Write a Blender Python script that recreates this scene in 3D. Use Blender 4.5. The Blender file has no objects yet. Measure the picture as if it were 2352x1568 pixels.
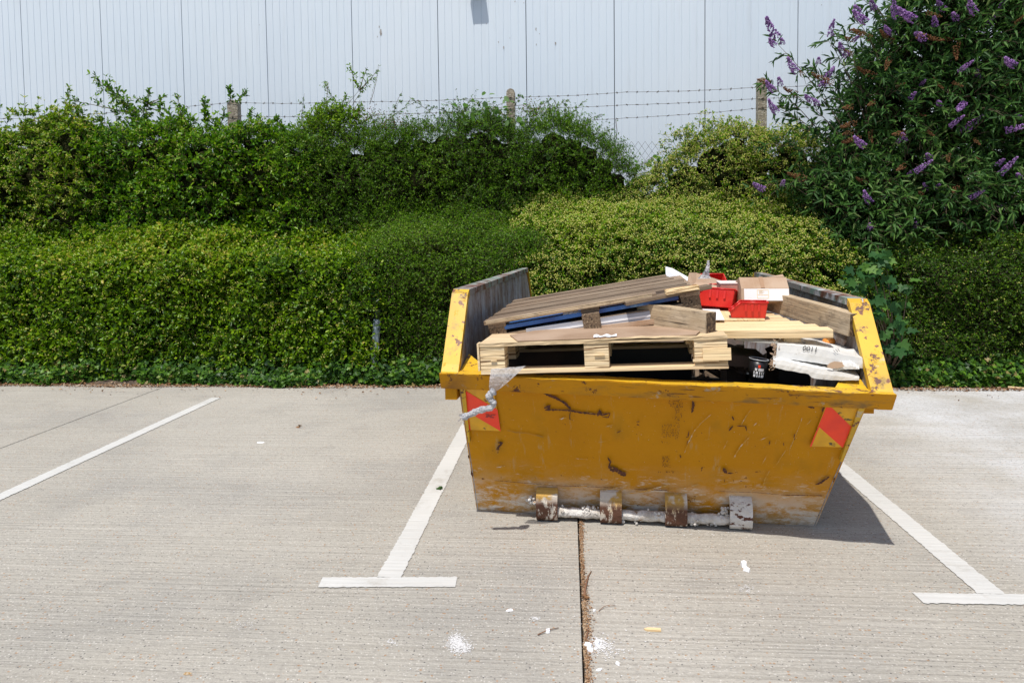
import bpy, bmesh, math, random
import numpy as np
from mathutils import Vector, Matrix, Euler

# ------------------------------------------------------------------ camera, world, sun, exposure
SC = bpy.context.scene
COL = SC.collection
F, H = 1650.0, 1.55
YAW, PITCH, ROLL = math.radians(4.47), math.radians(3.0), math.radians(0.7)
fw = Vector((-math.sin(YAW)*math.cos(PITCH), math.cos(YAW)*math.cos(PITCH), -math.sin(PITCH)))
rt = Vector((math.cos(YAW), math.sin(YAW), 0)); up = rt.cross(fw)
R_ = math.cos(ROLL)*rt - math.sin(ROLL)*up
U_ = math.sin(ROLL)*rt + math.cos(ROLL)*up
CX, CY = 1176.9, 628.0
cam = bpy.data.cameras.new('camera'); camo = bpy.data.objects.new('camera', cam); COL.objects.link(camo)
m = Matrix((R_, U_, -fw)).transposed().to_4x4(); m.translation = (0, 0, H); camo.matrix_world = m
cam.sensor_width = 36; cam.lens = F/2352*36
cam.shift_x = 0.0; cam.shift_y = -(784-CY)/2352
cam.clip_start = 0.05; cam.clip_end = 500
SC.camera = camo
w = bpy.data.worlds.new('World'); SC.world = w; w.use_nodes = True
nt = w.node_tree; sky = nt.nodes.new('ShaderNodeTexSky'); sky.sky_type = 'NISHITA'; sky.sun_disc = False
SUNV = Vector((-0.175, -0.39, 1.0)).normalized()      # direction towards the sun
sky.sun_elevation = math.asin(SUNV.z); sky.sun_rotation = math.atan2(SUNV.x, SUNV.y)
sky.air_density = 1.0; sky.dust_density = 1.5
bg = nt.nodes['Background']; bg.inputs[1].default_value = 0.125
nt.links.new(sky.outputs[0], bg.inputs[0])
sl = bpy.data.lights.new('sun', 'SUN'); sl.energy = 4.2; sl.angle = math.radians(0.6); sl.color = (1, .955, .89)
so = bpy.data.objects.new('sun', sl); COL.objects.link(so)
so.rotation_euler = SUNV.to_track_quat('Z', 'Y').to_euler()
SC.view_settings.view_transform = 'Standard'; SC.view_settings.look = 'None'
SC.view_settings.exposure = 0.12; SC.view_settings.gamma = 1.0
SC.cycles.max_bounces = 8; SC.cycles.transparent_max_bounces = 12

rng = np.random.default_rng(7); random.seed(7)

# ------------------------------------------------------------------ helpers
def ray(u, v): return (u-CX)/F*R_ - (v-CY)/F*U_ + fw
def onz(u, v, z): r = ray(u, v); return Vector((0, 0, H)) + r*((z-H)/r.z)
def ony(u, v, y): r = ray(u, v); return Vector((0, 0, H)) + r*(y/r.y)
SKO = onz(1100, 1172, 0); SKB = onz(1870, 1207, 0)
SYAW = math.atan2(SKB.y-SKO.y, SKB.x-SKO.x)
EX = Vector((math.cos(SYAW), math.sin(SYAW), 0)); EY = Vector((-EX.y, EX.x, 0))
SKM = Matrix.Translation(SKO) @ Matrix.Rotation(SYAW, 4, 'Z')
def sk(u, v, y):                      # point of the skip's plane y' = y, in the world
    r = ray(u, v); o = Vector((0, 0, H)); t = (y-(o-SKO).dot(EY))/r.dot(EY); return o + r*t
def skl(u, v, y): return SKM.inverted() @ sk(u, v, y)
def tag(o, label=None, cat=None, group=None, kind=None):
    if label: o['label'] = label
    if cat: o['category'] = cat
    if group: o['group'] = group
    if kind: o['kind'] = kind
    return o
def empty(name, M=None, **k):
    o = bpy.data.objects.new(name, None); COL.objects.link(o); o.empty_display_size = .1
    if M is not None: o.matrix_world = M
    return tag(o, **k)
def link(name, me, mats, parent=None, M=None):
    o = bpy.data.objects.new(name, me); COL.objects.link(o)
    if not isinstance(mats, (list, tuple)): mats = [mats]
    if len(me.materials) == 0:
        for mm in mats: me.materials.append(mm)
    if parent: o.parent = parent
    if M is not None: o.matrix_local = M
    return o
def bmesh_obj(name, bm, mats, parent=None, M=None, smooth=False):
    me = bpy.data.meshes.new(name); bmesh.ops.recalc_face_normals(bm, faces=bm.faces); bm.to_mesh(me); bm.free()
    if smooth: me.polygons.foreach_set('use_smooth', [True]*len(me.polygons))
    return link(name, me, mats, parent, M)
def frame(p0, px, py):                # x along p0->px, y towards py, z up
    x = (px-p0).normalized(); y = (py-p0); y = (y-x*y.dot(x)).normalized(); z = x.cross(y)
    M = Matrix((x, y, z)).transposed().to_4x4(); M.translation = p0; return M
def add_box(bm, a, b, mi=0, bev=0.0, jit=0.0, M=None, cuts=0):
    bm2 = bmesh.new()
    vs = [bm2.verts.new((x, y, z)) for x in (a[0], b[0]) for y in (a[1], b[1]) for z in (a[2], b[2])]
    for f in ((0,1,3,2),(4,6,7,5),(0,4,5,1),(2,3,7,6),(0,2,6,4),(1,5,7,3)): bm2.faces.new([vs[i] for i in f])
    bmesh.ops.recalc_face_normals(bm2, faces=bm2.faces)
    if bev: bmesh.ops.bevel(bm2, geom=bm2.edges[:]+bm2.verts[:], offset=bev, segments=2, affect='EDGES', profile=.6)
    if cuts: bmesh.ops.subdivide_edges(bm2, edges=bm2.edges[:], cuts=cuts, use_grid_fill=True)
    if jit:
        for v in bm2.verts: v.co += Vector((random.uniform(-1,1), random.uniform(-1,1), random.uniform(-1,1)))*jit
    if M is not None: bmesh.ops.transform(bm2, matrix=M, verts=bm2.verts)
    for f in bm2.faces: f.material_index = mi
    me = bpy.data.meshes.new('tmp'); bm2.to_mesh(me); bm2.free(); bm.from_mesh(me); bpy.data.meshes.remove(me)
def add_tube(bm, pts, r, n=8, mi=0, cap=True):
    pts = [Vector(p) for p in pts]; rs = r if isinstance(r, (list, tuple)) else [r]*len(pts); rings = []
    for i, p in enumerate(pts):
        d = (pts[min(i+1, len(pts)-1)]-pts[max(i-1, 0)]).normalized()
        a = d.orthogonal().normalized() if i == 0 else (a-d*a.dot(d)).normalized()
        b = d.cross(a)
        rings.append([bm.verts.new(p+(a*math.cos(t)+b*math.sin(t))*rs[i]) for t in [2*math.pi*k/n for k in range(n)]])
    for i in range(len(rings)-1):
        for k in range(n):
            f = bm.faces.new((rings[i][k], rings[i][(k+1)%n], rings[i+1][(k+1)%n], rings[i+1][k])); f.material_index = mi; f.smooth = True
    if cap:
        for rg in (rings[0][::-1], rings[-1]):
            f = bm.faces.new(rg); f.material_index = mi
def poly_prism(bm, pts, off, mi=0):   # polygon pts extruded by vector off
    a = [bm.verts.new(Vector(p)) for p in pts]; b = [bm.verts.new(Vector(p)+off) for p in pts]; n = len(pts)
    fs = [bm.faces.new(a), bm.faces.new(b[::-1])] + [bm.faces.new((a[i], b[i], b[(i+1)%n], a[(i+1)%n])) for i in range(n)]
    for f in fs: f.material_index = mi

# ------------------------------------------------------------------ materials
def mat(name, base, rough=.6, layers=(), bump=None, metal=0.0, spec=.5, coords='Object', rand=0.0, grain=None, transl=0, alpha=None):
    """base colour, then mixes of colours through noise masks; each layer = dict(c, s, lo, hi, st=(x,y,z), d, f, z=(z0,z1), off)"""
    M = bpy.data.materials.new(name); M.use_nodes = True; t = M.node_tree; N = t.nodes; L = t.links
    P = N['Principled BSDF']; P.inputs['Roughness'].default_value = rough; P.inputs['Metallic'].default_value = metal
    P.inputs['Specular IOR Level'].default_value = spec
    tc = N.new('ShaderNodeTexCoord'); co = tc.outputs[coords]
    if rand:
        oi = N.new('ShaderNodeObjectInfo'); ml = N.new('ShaderNodeMath'); ml.operation = 'MULTIPLY'; ml.inputs[1].default_value = 37.
        L.new(oi.outputs['Random'], ml.inputs[0]); ad = N.new('ShaderNodeVectorMath'); ad.operation = 'ADD'
        L.new(co, ad.inputs[0]); L.new(ml.outputs[0], ad.inputs[1]); co0 = co; co = ad.outputs[0]
    cur = N.new('ShaderNodeRGB'); cur.outputs[0].default_value = (*base, 1); cur = cur.outputs[0]
    def mask(l):
        mp = N.new('ShaderNodeMapping'); mp.inputs['Scale'].default_value = l.get('st', (1, 1, 1)); mp.inputs['Location'].default_value = (l.get('off', 0),)*3
        mp.inputs['Rotation'].default_value = l.get('rot', (0, 0, 0))
        L.new(co, mp.inputs[0])
        if l.get('vor'):
            n = N.new('ShaderNodeTexVoronoi'); n.inputs['Scale'].default_value = l['s']; L.new(mp.outputs[0], n.inputs[0])
            n2 = N.new('ShaderNodeSeparateColor'); L.new(n.outputs['Color'], n2.inputs[0]); 
            m0 = N.new('ShaderNodeMapRange'); m0.inputs[1].default_value = l['dl']; m0.inputs[2].default_value = l['dl']*.7; L.new(n.outputs['Distance'], m0.inputs[0])
            m1 = N.new('ShaderNodeMapRange'); m1.inputs[1].default_value = l['lo']; m1.inputs[2].default_value = l['hi']; L.new(n2.outputs[l.get('ch', 0)], m1.inputs[0])
            mm = N.new('ShaderNodeMath'); mm.operation = 'MULTIPLY'; L.new(m0.outputs[0], mm.inputs[0]); L.new(m1.outputs[0], mm.inputs[1]); out = mm.outputs[0]
        else:
            n = N.new('ShaderNodeTexNoise'); n.inputs['Scale'].default_value = l['s']; n.inputs['Detail'].default_value = l.get('d', 4)
            n.inputs['Roughness'].default_value = l.get('r', .55); n.inputs['Distortion'].default_value = l.get('dist', 0); L.new(mp.outputs[0], n.inputs[0])
            m1 = N.new('ShaderNodeMapRange'); m1.inputs[1].default_value = l['lo']; m1.inputs[2].default_value = l['hi']; L.new(n.outputs[0], m1.inputs[0]); out = m1.outputs[0]
        if 'ax' in l:                # (axis, v0, v1): mask grows from v0 to v1 along an axis of the object
            sp = N.new('ShaderNodeSeparateXYZ'); L.new(tc.outputs[coords], sp.inputs[0]); m2 = N.new('ShaderNodeMapRange')
            m2.inputs[1].default_value = l['ax'][1]; m2.inputs[2].default_value = l['ax'][2]; L.new(sp.outputs[l['ax'][0]], m2.inputs[0])
            mm = N.new('ShaderNodeMath'); mm.operation = 'MULTIPLY'; L.new(out, mm.inputs[0]); L.new(m2.outputs[0], mm.inputs[1]); out = mm.outputs[0]
        mf = N.new('ShaderNodeMath'); mf.operation = 'MULTIPLY'; mf.inputs[1].default_value = l.get('f', 1.0); L.new(out, mf.inputs[0]); return mf.outputs[0]
    for l in layers:
        k = mask(l); mx = N.new('ShaderNodeMix'); mx.data_type = 'RGBA'; L.new(k, mx.inputs[0]); L.new(cur, mx.inputs[6])
        mx.inputs[7].default_value = (*l['c'], 1); cur = mx.outputs[2]
    if rand:
        hs = N.new('ShaderNodeHueSaturation'); mr = N.new('ShaderNodeMapRange'); mr.inputs[3].default_value = 1-rand; mr.inputs[4].default_value = 1+rand
        L.new(oi.outputs['Random'], mr.inputs[0]); L.new(mr.outputs[0], hs.inputs['Value']); L.new(cur, hs.inputs['Color']); cur = hs.outputs[0]
    L.new(cur, P.inputs['Base Color'])
    if bump:
        prev = None
        for b in bump:
            k = mask(b); bn = N.new('ShaderNodeBump'); bn.inputs['Strength'].default_value = b.get('bs', .5); bn.inputs['Distance'].default_value = b.get('bd', .004)
            L.new(k, bn.inputs['Height'])
            if prev: L.new(prev, bn.inputs['Normal'])
            prev = bn.outputs[0]
        L.new(prev, P.inputs['Normal'])
    if transl:
        tr = N.new('ShaderNodeBsdfTranslucent'); L.new(cur, tr.inputs[0]); ms = N.new('ShaderNodeMixShader'); ms.inputs[0].default_value = transl
        L.new(P.outputs[0], ms.inputs[1]); L.new(tr.outputs[0], ms.inputs[2]); L.new(ms.outputs[0], N['Material Output'].inputs[0])
    if alpha is not None: P.inputs['Alpha'].default_value = alpha
    return M
def leafmat(name, cols, transl=.25, rough=.5, spec=.35):
    spec *= .6
    M = bpy.data.materials.new(name); M.use_nodes = True; t = M.node_tree; N = t.nodes; L = t.links
    P = N['Principled BSDF']; P.inputs['Roughness'].default_value = rough; P.inputs['Specular IOR Level'].default_value = spec
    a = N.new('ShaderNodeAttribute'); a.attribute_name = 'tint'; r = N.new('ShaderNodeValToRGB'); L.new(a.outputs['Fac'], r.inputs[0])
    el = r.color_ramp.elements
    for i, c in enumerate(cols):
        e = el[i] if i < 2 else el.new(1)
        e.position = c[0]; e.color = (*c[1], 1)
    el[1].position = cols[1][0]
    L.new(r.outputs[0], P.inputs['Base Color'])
    tr = N.new('ShaderNodeBsdfTranslucent'); L.new(r.outputs[0], tr.inputs[0]); ms = N.new('ShaderNodeMixShader'); ms.inputs[0].default_value = transl*1.35
    L.new(P.outputs[0], ms.inputs[1]); L.new(tr.outputs[0], ms.inputs[2]); L.new(ms.outputs[0], N['Material Output'].inputs[0]); return M

RUST = (.105, .035, .018)
M_conc = mat('concrete', (.350, .326, .280), .85, [
    dict(c=(.41, .384, .335), s=.55, lo=.42, hi=.62, d=5, f=.8),
    dict(c=(.255, .245, .225), s=.8, lo=.48, hi=.70, d=7, off=5, f=.7, r=.6),
    dict(c=(.20, .19, .175), s=2.6, lo=.56, hi=.74, d=8, off=15, f=.45, r=.65),
    dict(c=(.58, .585, .59), s=.9, lo=.36, hi=.60, d=8, off=9, f=.85, ax=('X', 1.9, 3.0), r=.7),
    dict(c=(.26, .238, .20), s=4, lo=.50, hi=.72, st=(.14, 12, 1), d=4, f=.42, dist=.3),
    dict(c=(.50, .47, .41), s=5, lo=.5, hi=.74, st=(.2, 13, 1), d=3, off=3, f=.45, dist=.2),
    dict(c=(.22, .2, .18), s=60, lo=.52, hi=.72, st=(.6, 1, 1), d=3, f=.6),
    dict(c=(.54, .51, .46), s=110, lo=.54, hi=.74, d=2, off=2, f=.45),
    dict(c=(.07, .068, .07), vor=1, s=75, dl=.30, lo=.80, hi=.86, f=.8),
    dict(c=(.33, .17, .07), vor=1, s=62, dl=.34, lo=.86, hi=.9, ch=1, off=4, f=.7),
    dict(c=(.62, .59, .54), vor=1, s=82, dl=.30, lo=.88, hi=.92, ch=2, off=8, f=.6)],
    bump=[dict(s=5, lo=.35, hi=.7, st=(.14, 8.5, 1), d=3, dist=.3, bs=.7, bd=.006), dict(s=90, lo=.3, hi=.7, d=3, bs=.5, bd=.003)], spec=.3)
M_line = mat('road_paint', (.52, .515, .49), .7, [dict(c=(.36, .335, .29), s=2.2, lo=.53, hi=.66, d=12, r=.82, f=.85), dict(c=(.46, .44, .40), s=6, lo=.56, hi=.7, st=(.3, 6, 1), d=5, f=.5), dict(c=(.5, .48, .44), s=70, lo=.6, hi=.72, f=.6),
    dict(c=(.60, .59, .56), s=2, lo=.45, hi=.7, f=.6)], bump=[dict(s=5, lo=.35, hi=.7, st=(.14, 8.5, 1), d=3, bs=.5, bd=.004)])
M_soil = mat('soil', (.07, .05, .035), .95, [dict(c=(.16, .11, .07), s=9, lo=.45, hi=.65)], bump=[dict(s=20, lo=.3, hi=.7, bs=.8, bd=.02)])
M_sand = mat('joint_debris', (.30, .20, .11), .9, [dict(c=(.12, .07, .04), s=60, lo=.5, hi=.6), dict(c=(.5, .42, .3), s=130, lo=.55, hi=.62, off=3)])
M_wall = mat('painted_cladding', (.66, .735, .80), .42, [dict(c=(.71, .765, .81), s=.35, lo=.4, hi=.65, d=3, f=.7), dict(c=(.58, .65, .73), s=.5, lo=.5, hi=.75, st=(3, 1, .3), off=7, f=.4),
    dict(c=(.52, .56, .58), s=2.5, lo=.55, hi=.8, st=(6, 1, .4), d=5, f=.35)], spec=.4)
M_seam = mat('cladding_seam', (.17, .195, .22), .7)
M_stain = mat('wall_stain', (.26, .24, .22), .8, [dict(c=(.42, .40, .38), s=60, lo=.4, hi=.6)])
M_post = mat('aged_concrete_post', (.27, .23, .17), .9, [dict(c=(.42, .38, .31), s=45, lo=.5, hi=.62), dict(c=(.10, .08, .06), s=70, lo=.56, hi=.66, off=3), dict(c=(.19, .20, .10), s=5, lo=.5, hi=.7, off=1, f=.6)],
    bump=[dict(s=60, lo=.3, hi=.7, bs=.8, bd=.006)])
M_wire = mat('dull_wire', (.085, .07, .06), .6, metal=.6)
M_twig = mat('twig_bark', (.10, .065, .04), .9, [dict(c=(.16, .12, .08), s=30, lo=.4, hi=.6)])
M_core = mat('shade_twig_core', (.030, .038, .012), 1.0, [dict(c=(.05, .04, .022), s=40, lo=.52, hi=.62)], bump=[dict(s=25, lo=.3, hi=.7, bs=1, bd=.04)], spec=0)  # solid core in dark twig colour, blocks light and paints the inner shade
Y0 = (.60, .34, .012)
M_yel = mat('skip_yellow_paint', (.55, .236, .001), .5, [
    dict(c=(.46, .186, .001), s=1.6, lo=.4, hi=.7, f=.8), dict(c=(.34, .17, .01), s=6, lo=.55, hi=.75, d=6, off=3, f=.5, st=(1, 1, .6)),
    dict(c=(.46, .33, .16), s=7, lo=.59, hi=.68, d=9, st=(3.2, 1, .45), rot=(0, .45, 0), off=11, f=.5, r=.72),
    dict(c=(.50, .38, .22), s=6, lo=.40, hi=.62, d=10, st=(.8, 1, 1.3), off=6, ax=('Z', .36, .05), r=.72, f=.75),
    dict(c=(.72, .69, .64), s=4.5, lo=.47, hi=.56, d=14, st=(.8, 1, 1.7), off=26, ax=('Z', .25, .06), r=.82, f=.80),
    dict(c=(.13, .11, .10), s=7, lo=.45, hi=.60, d=8, st=(.6, 1, 2), off=16, ax=('Z', .09, -.01), r=.7, f=.8),
    dict(c=(.70, .66, .58), s=14, lo=.56, hi=.60, d=10, st=(.6, 1, 2.4), off=7, ax=('Z', .34, .14), rot=(0, .7, 0), r=.78, f=.8),
    dict(c=RUST, s=22, lo=.665, hi=.69, d=8, off=2, r=.65), dict(c=(.66, .6, .45), s=120, lo=.71, hi=.74, off=5)],
    bump=[dict(s=2.2, lo=.3, hi=.7, bs=.5, bd=.03), dict(s=40, lo=.4, hi=.7, bs=.25, bd=.002)], spec=.18)
M_rim = mat('worn_rim_paint', (.66, .40, .015), .5, [dict(c=(.55, .32, .02), s=5, lo=.4, hi=.7),
    dict(c=(.50, .47, .42), s=6, lo=.57, hi=.64, d=9, off=8, r=.65, f=.75, ax=('X', .9, 1.6)), dict(c=(.22, .16, .06), s=10, lo=.56, hi=.66, d=8, off=12, f=.65, r=.7),
    dict(c=RUST, s=8, lo=.585, hi=.61, d=10, off=2, r=.72), dict(c=(.17, .06, .03), s=30, lo=.62, hi=.65, d=6, off=5)], bump=[dict(s=8, lo=.56, hi=.61, d=8, off=2, r=.7, bs=.4, bd=-.003)])
M_lipf = mat('shaded_lip_paint', (.56, .245, .002), .5, [dict(c=(.44, .19, .003), s=3, lo=.4, hi=.7), dict(c=(.13, .10, .05), s=5, lo=.50, hi=.60, d=8, off=12, f=.7, r=.65, st=(.6, 1, 1.6), ax=('X', .1, 1.6)),
    dict(c=(.12, .05, .02), s=16, lo=.58, hi=.62, st=(.18, 1, 3), d=8, off=22, r=.7), dict(c=(.40, .36, .28), s=12, lo=.60, hi=.66, d=9, off=4, r=.7, f=.7), dict(c=RUST, s=13, lo=.60, hi=.625, d=10, off=2, r=.72),
    dict(c=(.15, .07, .03), s=5, lo=.40, hi=.55, d=8, off=31, f=.8, ax=('X', .08, -.10))], bump=[dict(s=3, lo=.3, hi=.7, bs=.4, bd=.01)], spec=.2)
M_in2 = mat('shade_dark_inside', (.07, .055, .045), .8, [dict(c=(.12, .08, .06), s=6, lo=.4, hi=.6)])  # inside surfaces coloured dark in place of the shade in the skip
M_in = mat('scraped_skip_inside', (.36, .35, .345), .6, [dict(c=(.46, .46, .47), s=8, lo=.42, hi=.62, st=(1, 2.5, .5), d=8, r=.7, f=.9),
    dict(c=(.18, .095, .06), s=3, lo=.43, hi=.6, st=(1, 1.8, .8), d=9, off=3, r=.72, f=.85), dict(c=RUST, s=14, lo=.57, hi=.62, st=(1, 2.4, .45), d=8, off=5, r=.7),
    dict(c=(.5, .5, .5), s=30, lo=.62, hi=.66, st=(1, 3, .3), rot=(.2, 0, 0), d=5, off=6)], metal=.0, bump=[dict(s=20, lo=.3, hi=.7, st=(1, 2, .4), bs=.4, bd=.004)])
M_rust = mat('rust', RUST, .9, [dict(c=(.055, .022, .014), s=60, lo=.45, hi=.6), dict(c=(.35, .17, .02), s=90, lo=.58, hi=.63, off=3)])
M_red = mat('reflective_red', (1.0, .06, .015), .35, [dict(c=(.86, .045, .02), s=8, lo=.4, hi=.7)])
M_amb = mat('reflective_amber', (.78, .40, .008), .35, [dict(c=(.66, .33, .01), s=14, lo=.4, hi=.65), dict(c=(.10, .07, .03), s=14, lo=.64, hi=.68, off=3)])
M_lug = mat('plastered_steel', (.60, .56, .51), .85, [dict(c=(.70, .67, .64), s=9, lo=.45, hi=.6), dict(c=(.45, .25, .02), s=7, lo=.60, hi=.64, off=3, d=8), dict(c=RUST, s=16, lo=.55, hi=.58, st=(1, 1, 2), d=9, off=6, r=.7)],
    bump=[dict(s=30, lo=.3, hi=.7, d=6, bs=.8, bd=.01)])
M_lugw = mat('plaster_crusted_steel', (.66, .63, .59), .9, [dict(c=(.50, .45, .39), s=14, lo=.5, hi=.65, d=8), dict(c=(.36, .20, .08), s=12, lo=.62, hi=.66, off=3, d=8)], bump=[dict(s=30, lo=.3, hi=.7, d=6, bs=.9, bd=.012)])
M_lug2 = mat('rusted_yellow_steel', (.56, .50, .42), .8, [dict(c=(.46, .25, .02), s=8, lo=.46, hi=.52, off=1, d=8, f=.9, ax=('Z', .05, .13)), dict(c=(.10, .04, .02), s=13, lo=.42, hi=.48, st=(2.5, 1, 1.2), d=9, off=6, r=.7, ax=('Z', .145, .10))],
    bump=[dict(s=30, lo=.3, hi=.7, d=6, bs=.6, bd=.006)])
def wood(name, a, b, dark, rough=.8, rand=.14, d2=None, thr=.6, band=1.0):
    ls = [dict(c=b, s=6, lo=.35, hi=.65, st=(.35, 5, 5), d=5, f=band), dict(c=dark, s=14, lo=.56, hi=.68, st=(.15, 7, 7), d=6, off=3, f=.75*band), dict(c=dark, s=4, lo=thr, hi=thr+.12, d=8, off=9, f=.8, r=.65)]
    if d2: ls.append(dict(c=d2, s=3, lo=.5, hi=.7, d=5, off=4, f=.6))
    return mat(name, a, rough, ls, bump=[dict(s=12, lo=.3, hi=.7, st=(.15, 8, 8), d=5, bs=.6, bd=.004)], rand=rand, spec=.25)
M_wnew = wood('new_pine', (.78, .60, .36), (.68, .49, .26), (.24, .13, .05), thr=.68)
M_wply = wood('plywood_edge', (.76, .59, .37), (.64, .47, .27), (.20, .11, .05), thr=.7)
M_wold = wood('weathered_board', (.25, .18, .12), (.165, .115, .08), (.05, .035, .026), d2=(.33, .26, .185), rand=.34)
M_wbeam = wood('old_timber', (.46, .35, .225), (.36, .27, .165), (.06, .04, .03), d2=(.50, .41, .29), thr=.50, rand=.06, band=.45)
M_wbeam = mat('mottled_timber', (.47, .36, .23), .85, [dict(c=(.38, .285, .18), s=6, lo=.4, hi=.6, st=(.5, 3, 3), d=6), dict(c=(.54, .45, .33), s=5, lo=.5, hi=.65, d=6, off=5, f=.7, st=(.6, 1, 1)), dict(c=(.24, .185, .13), s=26, lo=.52, hi=.62, d=6, off=2, f=.6, st=(.5, 1.3, 1.3), r=.7),
    dict(c=(.075, .055, .042), s=4.5, lo=.545, hi=.64, d=9, off=9, f=.85, r=.7, st=(.8, 1, 1)), dict(c=(.05, .035, .025), s=5, lo=.60, hi=.625, d=5, off=14, st=(.10, 3, 3))], bump=[dict(s=20, lo=.3, hi=.7, st=(.2, 3, 3), d=5, bs=.5, bd=.004)], rand=.06, spec=.25)
M_wend = mat('wood_end_grain', (.13, .085, .05), .9, [dict(c=(.05, .03, .02), s=50, lo=.45, hi=.6), dict(c=(.25, .17, .10), s=90, lo=.55, hi=.65)])
M_chip = mat('chipboard_block', (.17, .115, .07), .9, [dict(c=(.06, .04, .025), s=90, lo=.5, hi=.6), dict(c=(.36, .27, .17), s=110, lo=.58, hi=.64, off=4)], bump=[dict(s=90, lo=.3, hi=.7, bs=.6, bd=.004)])
M_split = mat('fresh_split_wood', (.74, .57, .34), .8, [dict(c=(.5, .33, .15), s=10, lo=.5, hi=.65, st=(.3, 5, 5))])
M_hard = mat('hardboard', (.38, .265, .18), .75, [dict(c=(.28, .18, .11), s=4, lo=.4, hi=.7)])
M_card = mat('cardboard', (.45, .32, .22), .8, [dict(c=(.36, .225, .135), s=5, lo=.4, hi=.65), dict(c=(.47, .33, .22), s=60, lo=.5, hi=.7, st=(4, .3, .3), f=.3)], rand=.06)
M_wcard = mat('white_carton', (.66, .655, .63), .65, [dict(c=(.56, .55, .52), s=5, lo=.45, hi=.7, d=6), dict(c=(.40, .36, .31), s=14, lo=.64, hi=.7, d=8, off=3)], bump=[dict(s=6, lo=.3, hi=.7, bs=.4, bd=.01)])
M_white = mat('white_paper', (.80, .80, .82), .6, [dict(c=(.72, .72, .75), s=6, lo=.45, hi=.7)])
M_label = mat('label_paper', (.78, .76, .74), .5)
M_labelo = mat('label_orange', (.78, .60, .36), .5)
M_ink = mat('black_ink', (.05, .05, .055), .6)
M_greyink = mat('grey_ink', (.4, .4, .42), .6)
M_blue = mat('blue_carton', (.04, .15, .44), .45, [dict(c=(.02, .05, .2), s=3, lo=.45, hi=.6), dict(c=(.25, .42, .62), s=5, lo=.62, hi=.68, off=3, d=6)])
M_grey = mat('grey_carton', (.38, .39, .43), .5, [dict(c=(.32, .33, .38), s=4, lo=.4, hi=.65)])
M_redp = mat('red_plastic', (.62, .018, .014), .33, [dict(c=(.7, .04, .025), s=9, lo=.45, hi=.7)], spec=.5, transl=.12)
M_black = mat('black_plastic', (.012, .012, .014), .35)
M_orange = mat('orange_net', (.75, .26, .03), .6, [dict(c=(.85, .5, .2), s=80, lo=.52, hi=.6, st=(.3, 3, 1))])
M_plast = mat('clear_wrap', (.86, .87, .90), .25, [dict(c=(.7, .72, .76), s=25, lo=.4, hi=.6)], spec=.7, transl=.35, alpha=.62, bump=[dict(s=30, lo=.3, hi=.7, d=6, bs=1, bd=.02)])
M_plastw = mat('twisted_wrap', (.82, .82, .84), .35, [dict(c=(.62, .63, .67), s=40, lo=.45, hi=.6)], spec=.6, transl=.3, alpha=.93, bump=[dict(s=45, lo=.3, hi=.7, d=6, bs=1, bd=.02)])
M_chalk = mat('plaster', (.82, .82, .84), .9, [dict(c=(.66, .66, .68), s=30, lo=.5, hi=.7)])
M_pipe = mat('painted_pipe', (.30, .37, .42), .5, [dict(c=(.14, .17, .19), s=14, lo=.52, hi=.62, d=6), dict(c=(.48, .54, .58), s=9, lo=.56, hi=.66, off=3)])
M_dead = leafmat('dead_leaf', [(0, (.12, .06, .03)), (.5, (.30, .16, .08)), (1, (.50, .38, .26))], .1, .8, .1)
M_metal = mat('lamp_metal', (.20, .22, .25), .45)
M_sheen = leafmat('euonymus_leaf', [(0, (.018, .055, .007)), (.45, (.095, .215, .004)), (.8, (.25, .40, .008)), (.95, (.36, .42, .04)), (1, (.48, .42, .06))], .30, .38, .5)
M_euo2 = leafmat('pittosporum_leaf', [(0, (.012, .045, .008)), (.5, (.080, .215, .005)), (1, (.26, .42, .012))], .30, .36, .5)
M_fine = leafmat('fine_leaf', [(0, (.012, .040, .006)), (.5, (.070, .185, .004)), (.9, (.18, .33, .010)), (1, (.20, .25, .03))], .28, .45, .4)
M_dfine = leafmat('dark_fine_leaf', [(0, (.010, .034, .007)), (.55, (.048, .125, .005)), (1, (.16, .27, .012))], .25, .45, .4)
M_lime = leafmat('lime_leaf', [(0, (.03, .08, .007)), (.5, (.105, .25, .005)), (1, (.30, .44, .014))], .32, .38, .5)
M_blos = leafmat('cream_blossom', [(0, (.42, .44, .07)), (.5, (.64, .64, .17)), (1, (.80, .78, .34))], .3, .7, .1)
M_ivy = leafmat('ivy_leaf', [(0, (.014, .042, .012)), (.5, (.050, .13, .014)), (.85, (.13, .27, .02)), (1, (.30, .24, .09))], .22, .42, .4)
M_maple = leafmat('lobed_leaf', [(0, (.02, .075, .022)), (.5, (.045, .13, .035)), (1, (.12, .25, .035))], .3, .5, .35)
M_bram = leafmat('bramble_leaf', [(0, (.045, .12, .02)), (.6, (.10, .22, .03)), (1, (.22, .34, .15))], .3, .5, .3)
M_bud = leafmat('buddleia_leaf', [(0, (.012, .040, .014)), (.5, (.052, .135, .028)), (.85, (.11, .225, .04)), (1, (.19, .26, .09))], .25, .5, .35)
M_purp = leafmat('purple_blossom', [(0, (.13, .05, .22)), (.5, (.36, .18, .48)), (1, (.62, .40, .72))], .3, .7, .1)
M_brownf = leafmat('spent_blossom', [(0, (.07, .03, .015)), (.5, (.16, .075, .035)), (1, (.26, .14, .07))], .1, .9, .05)

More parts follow.
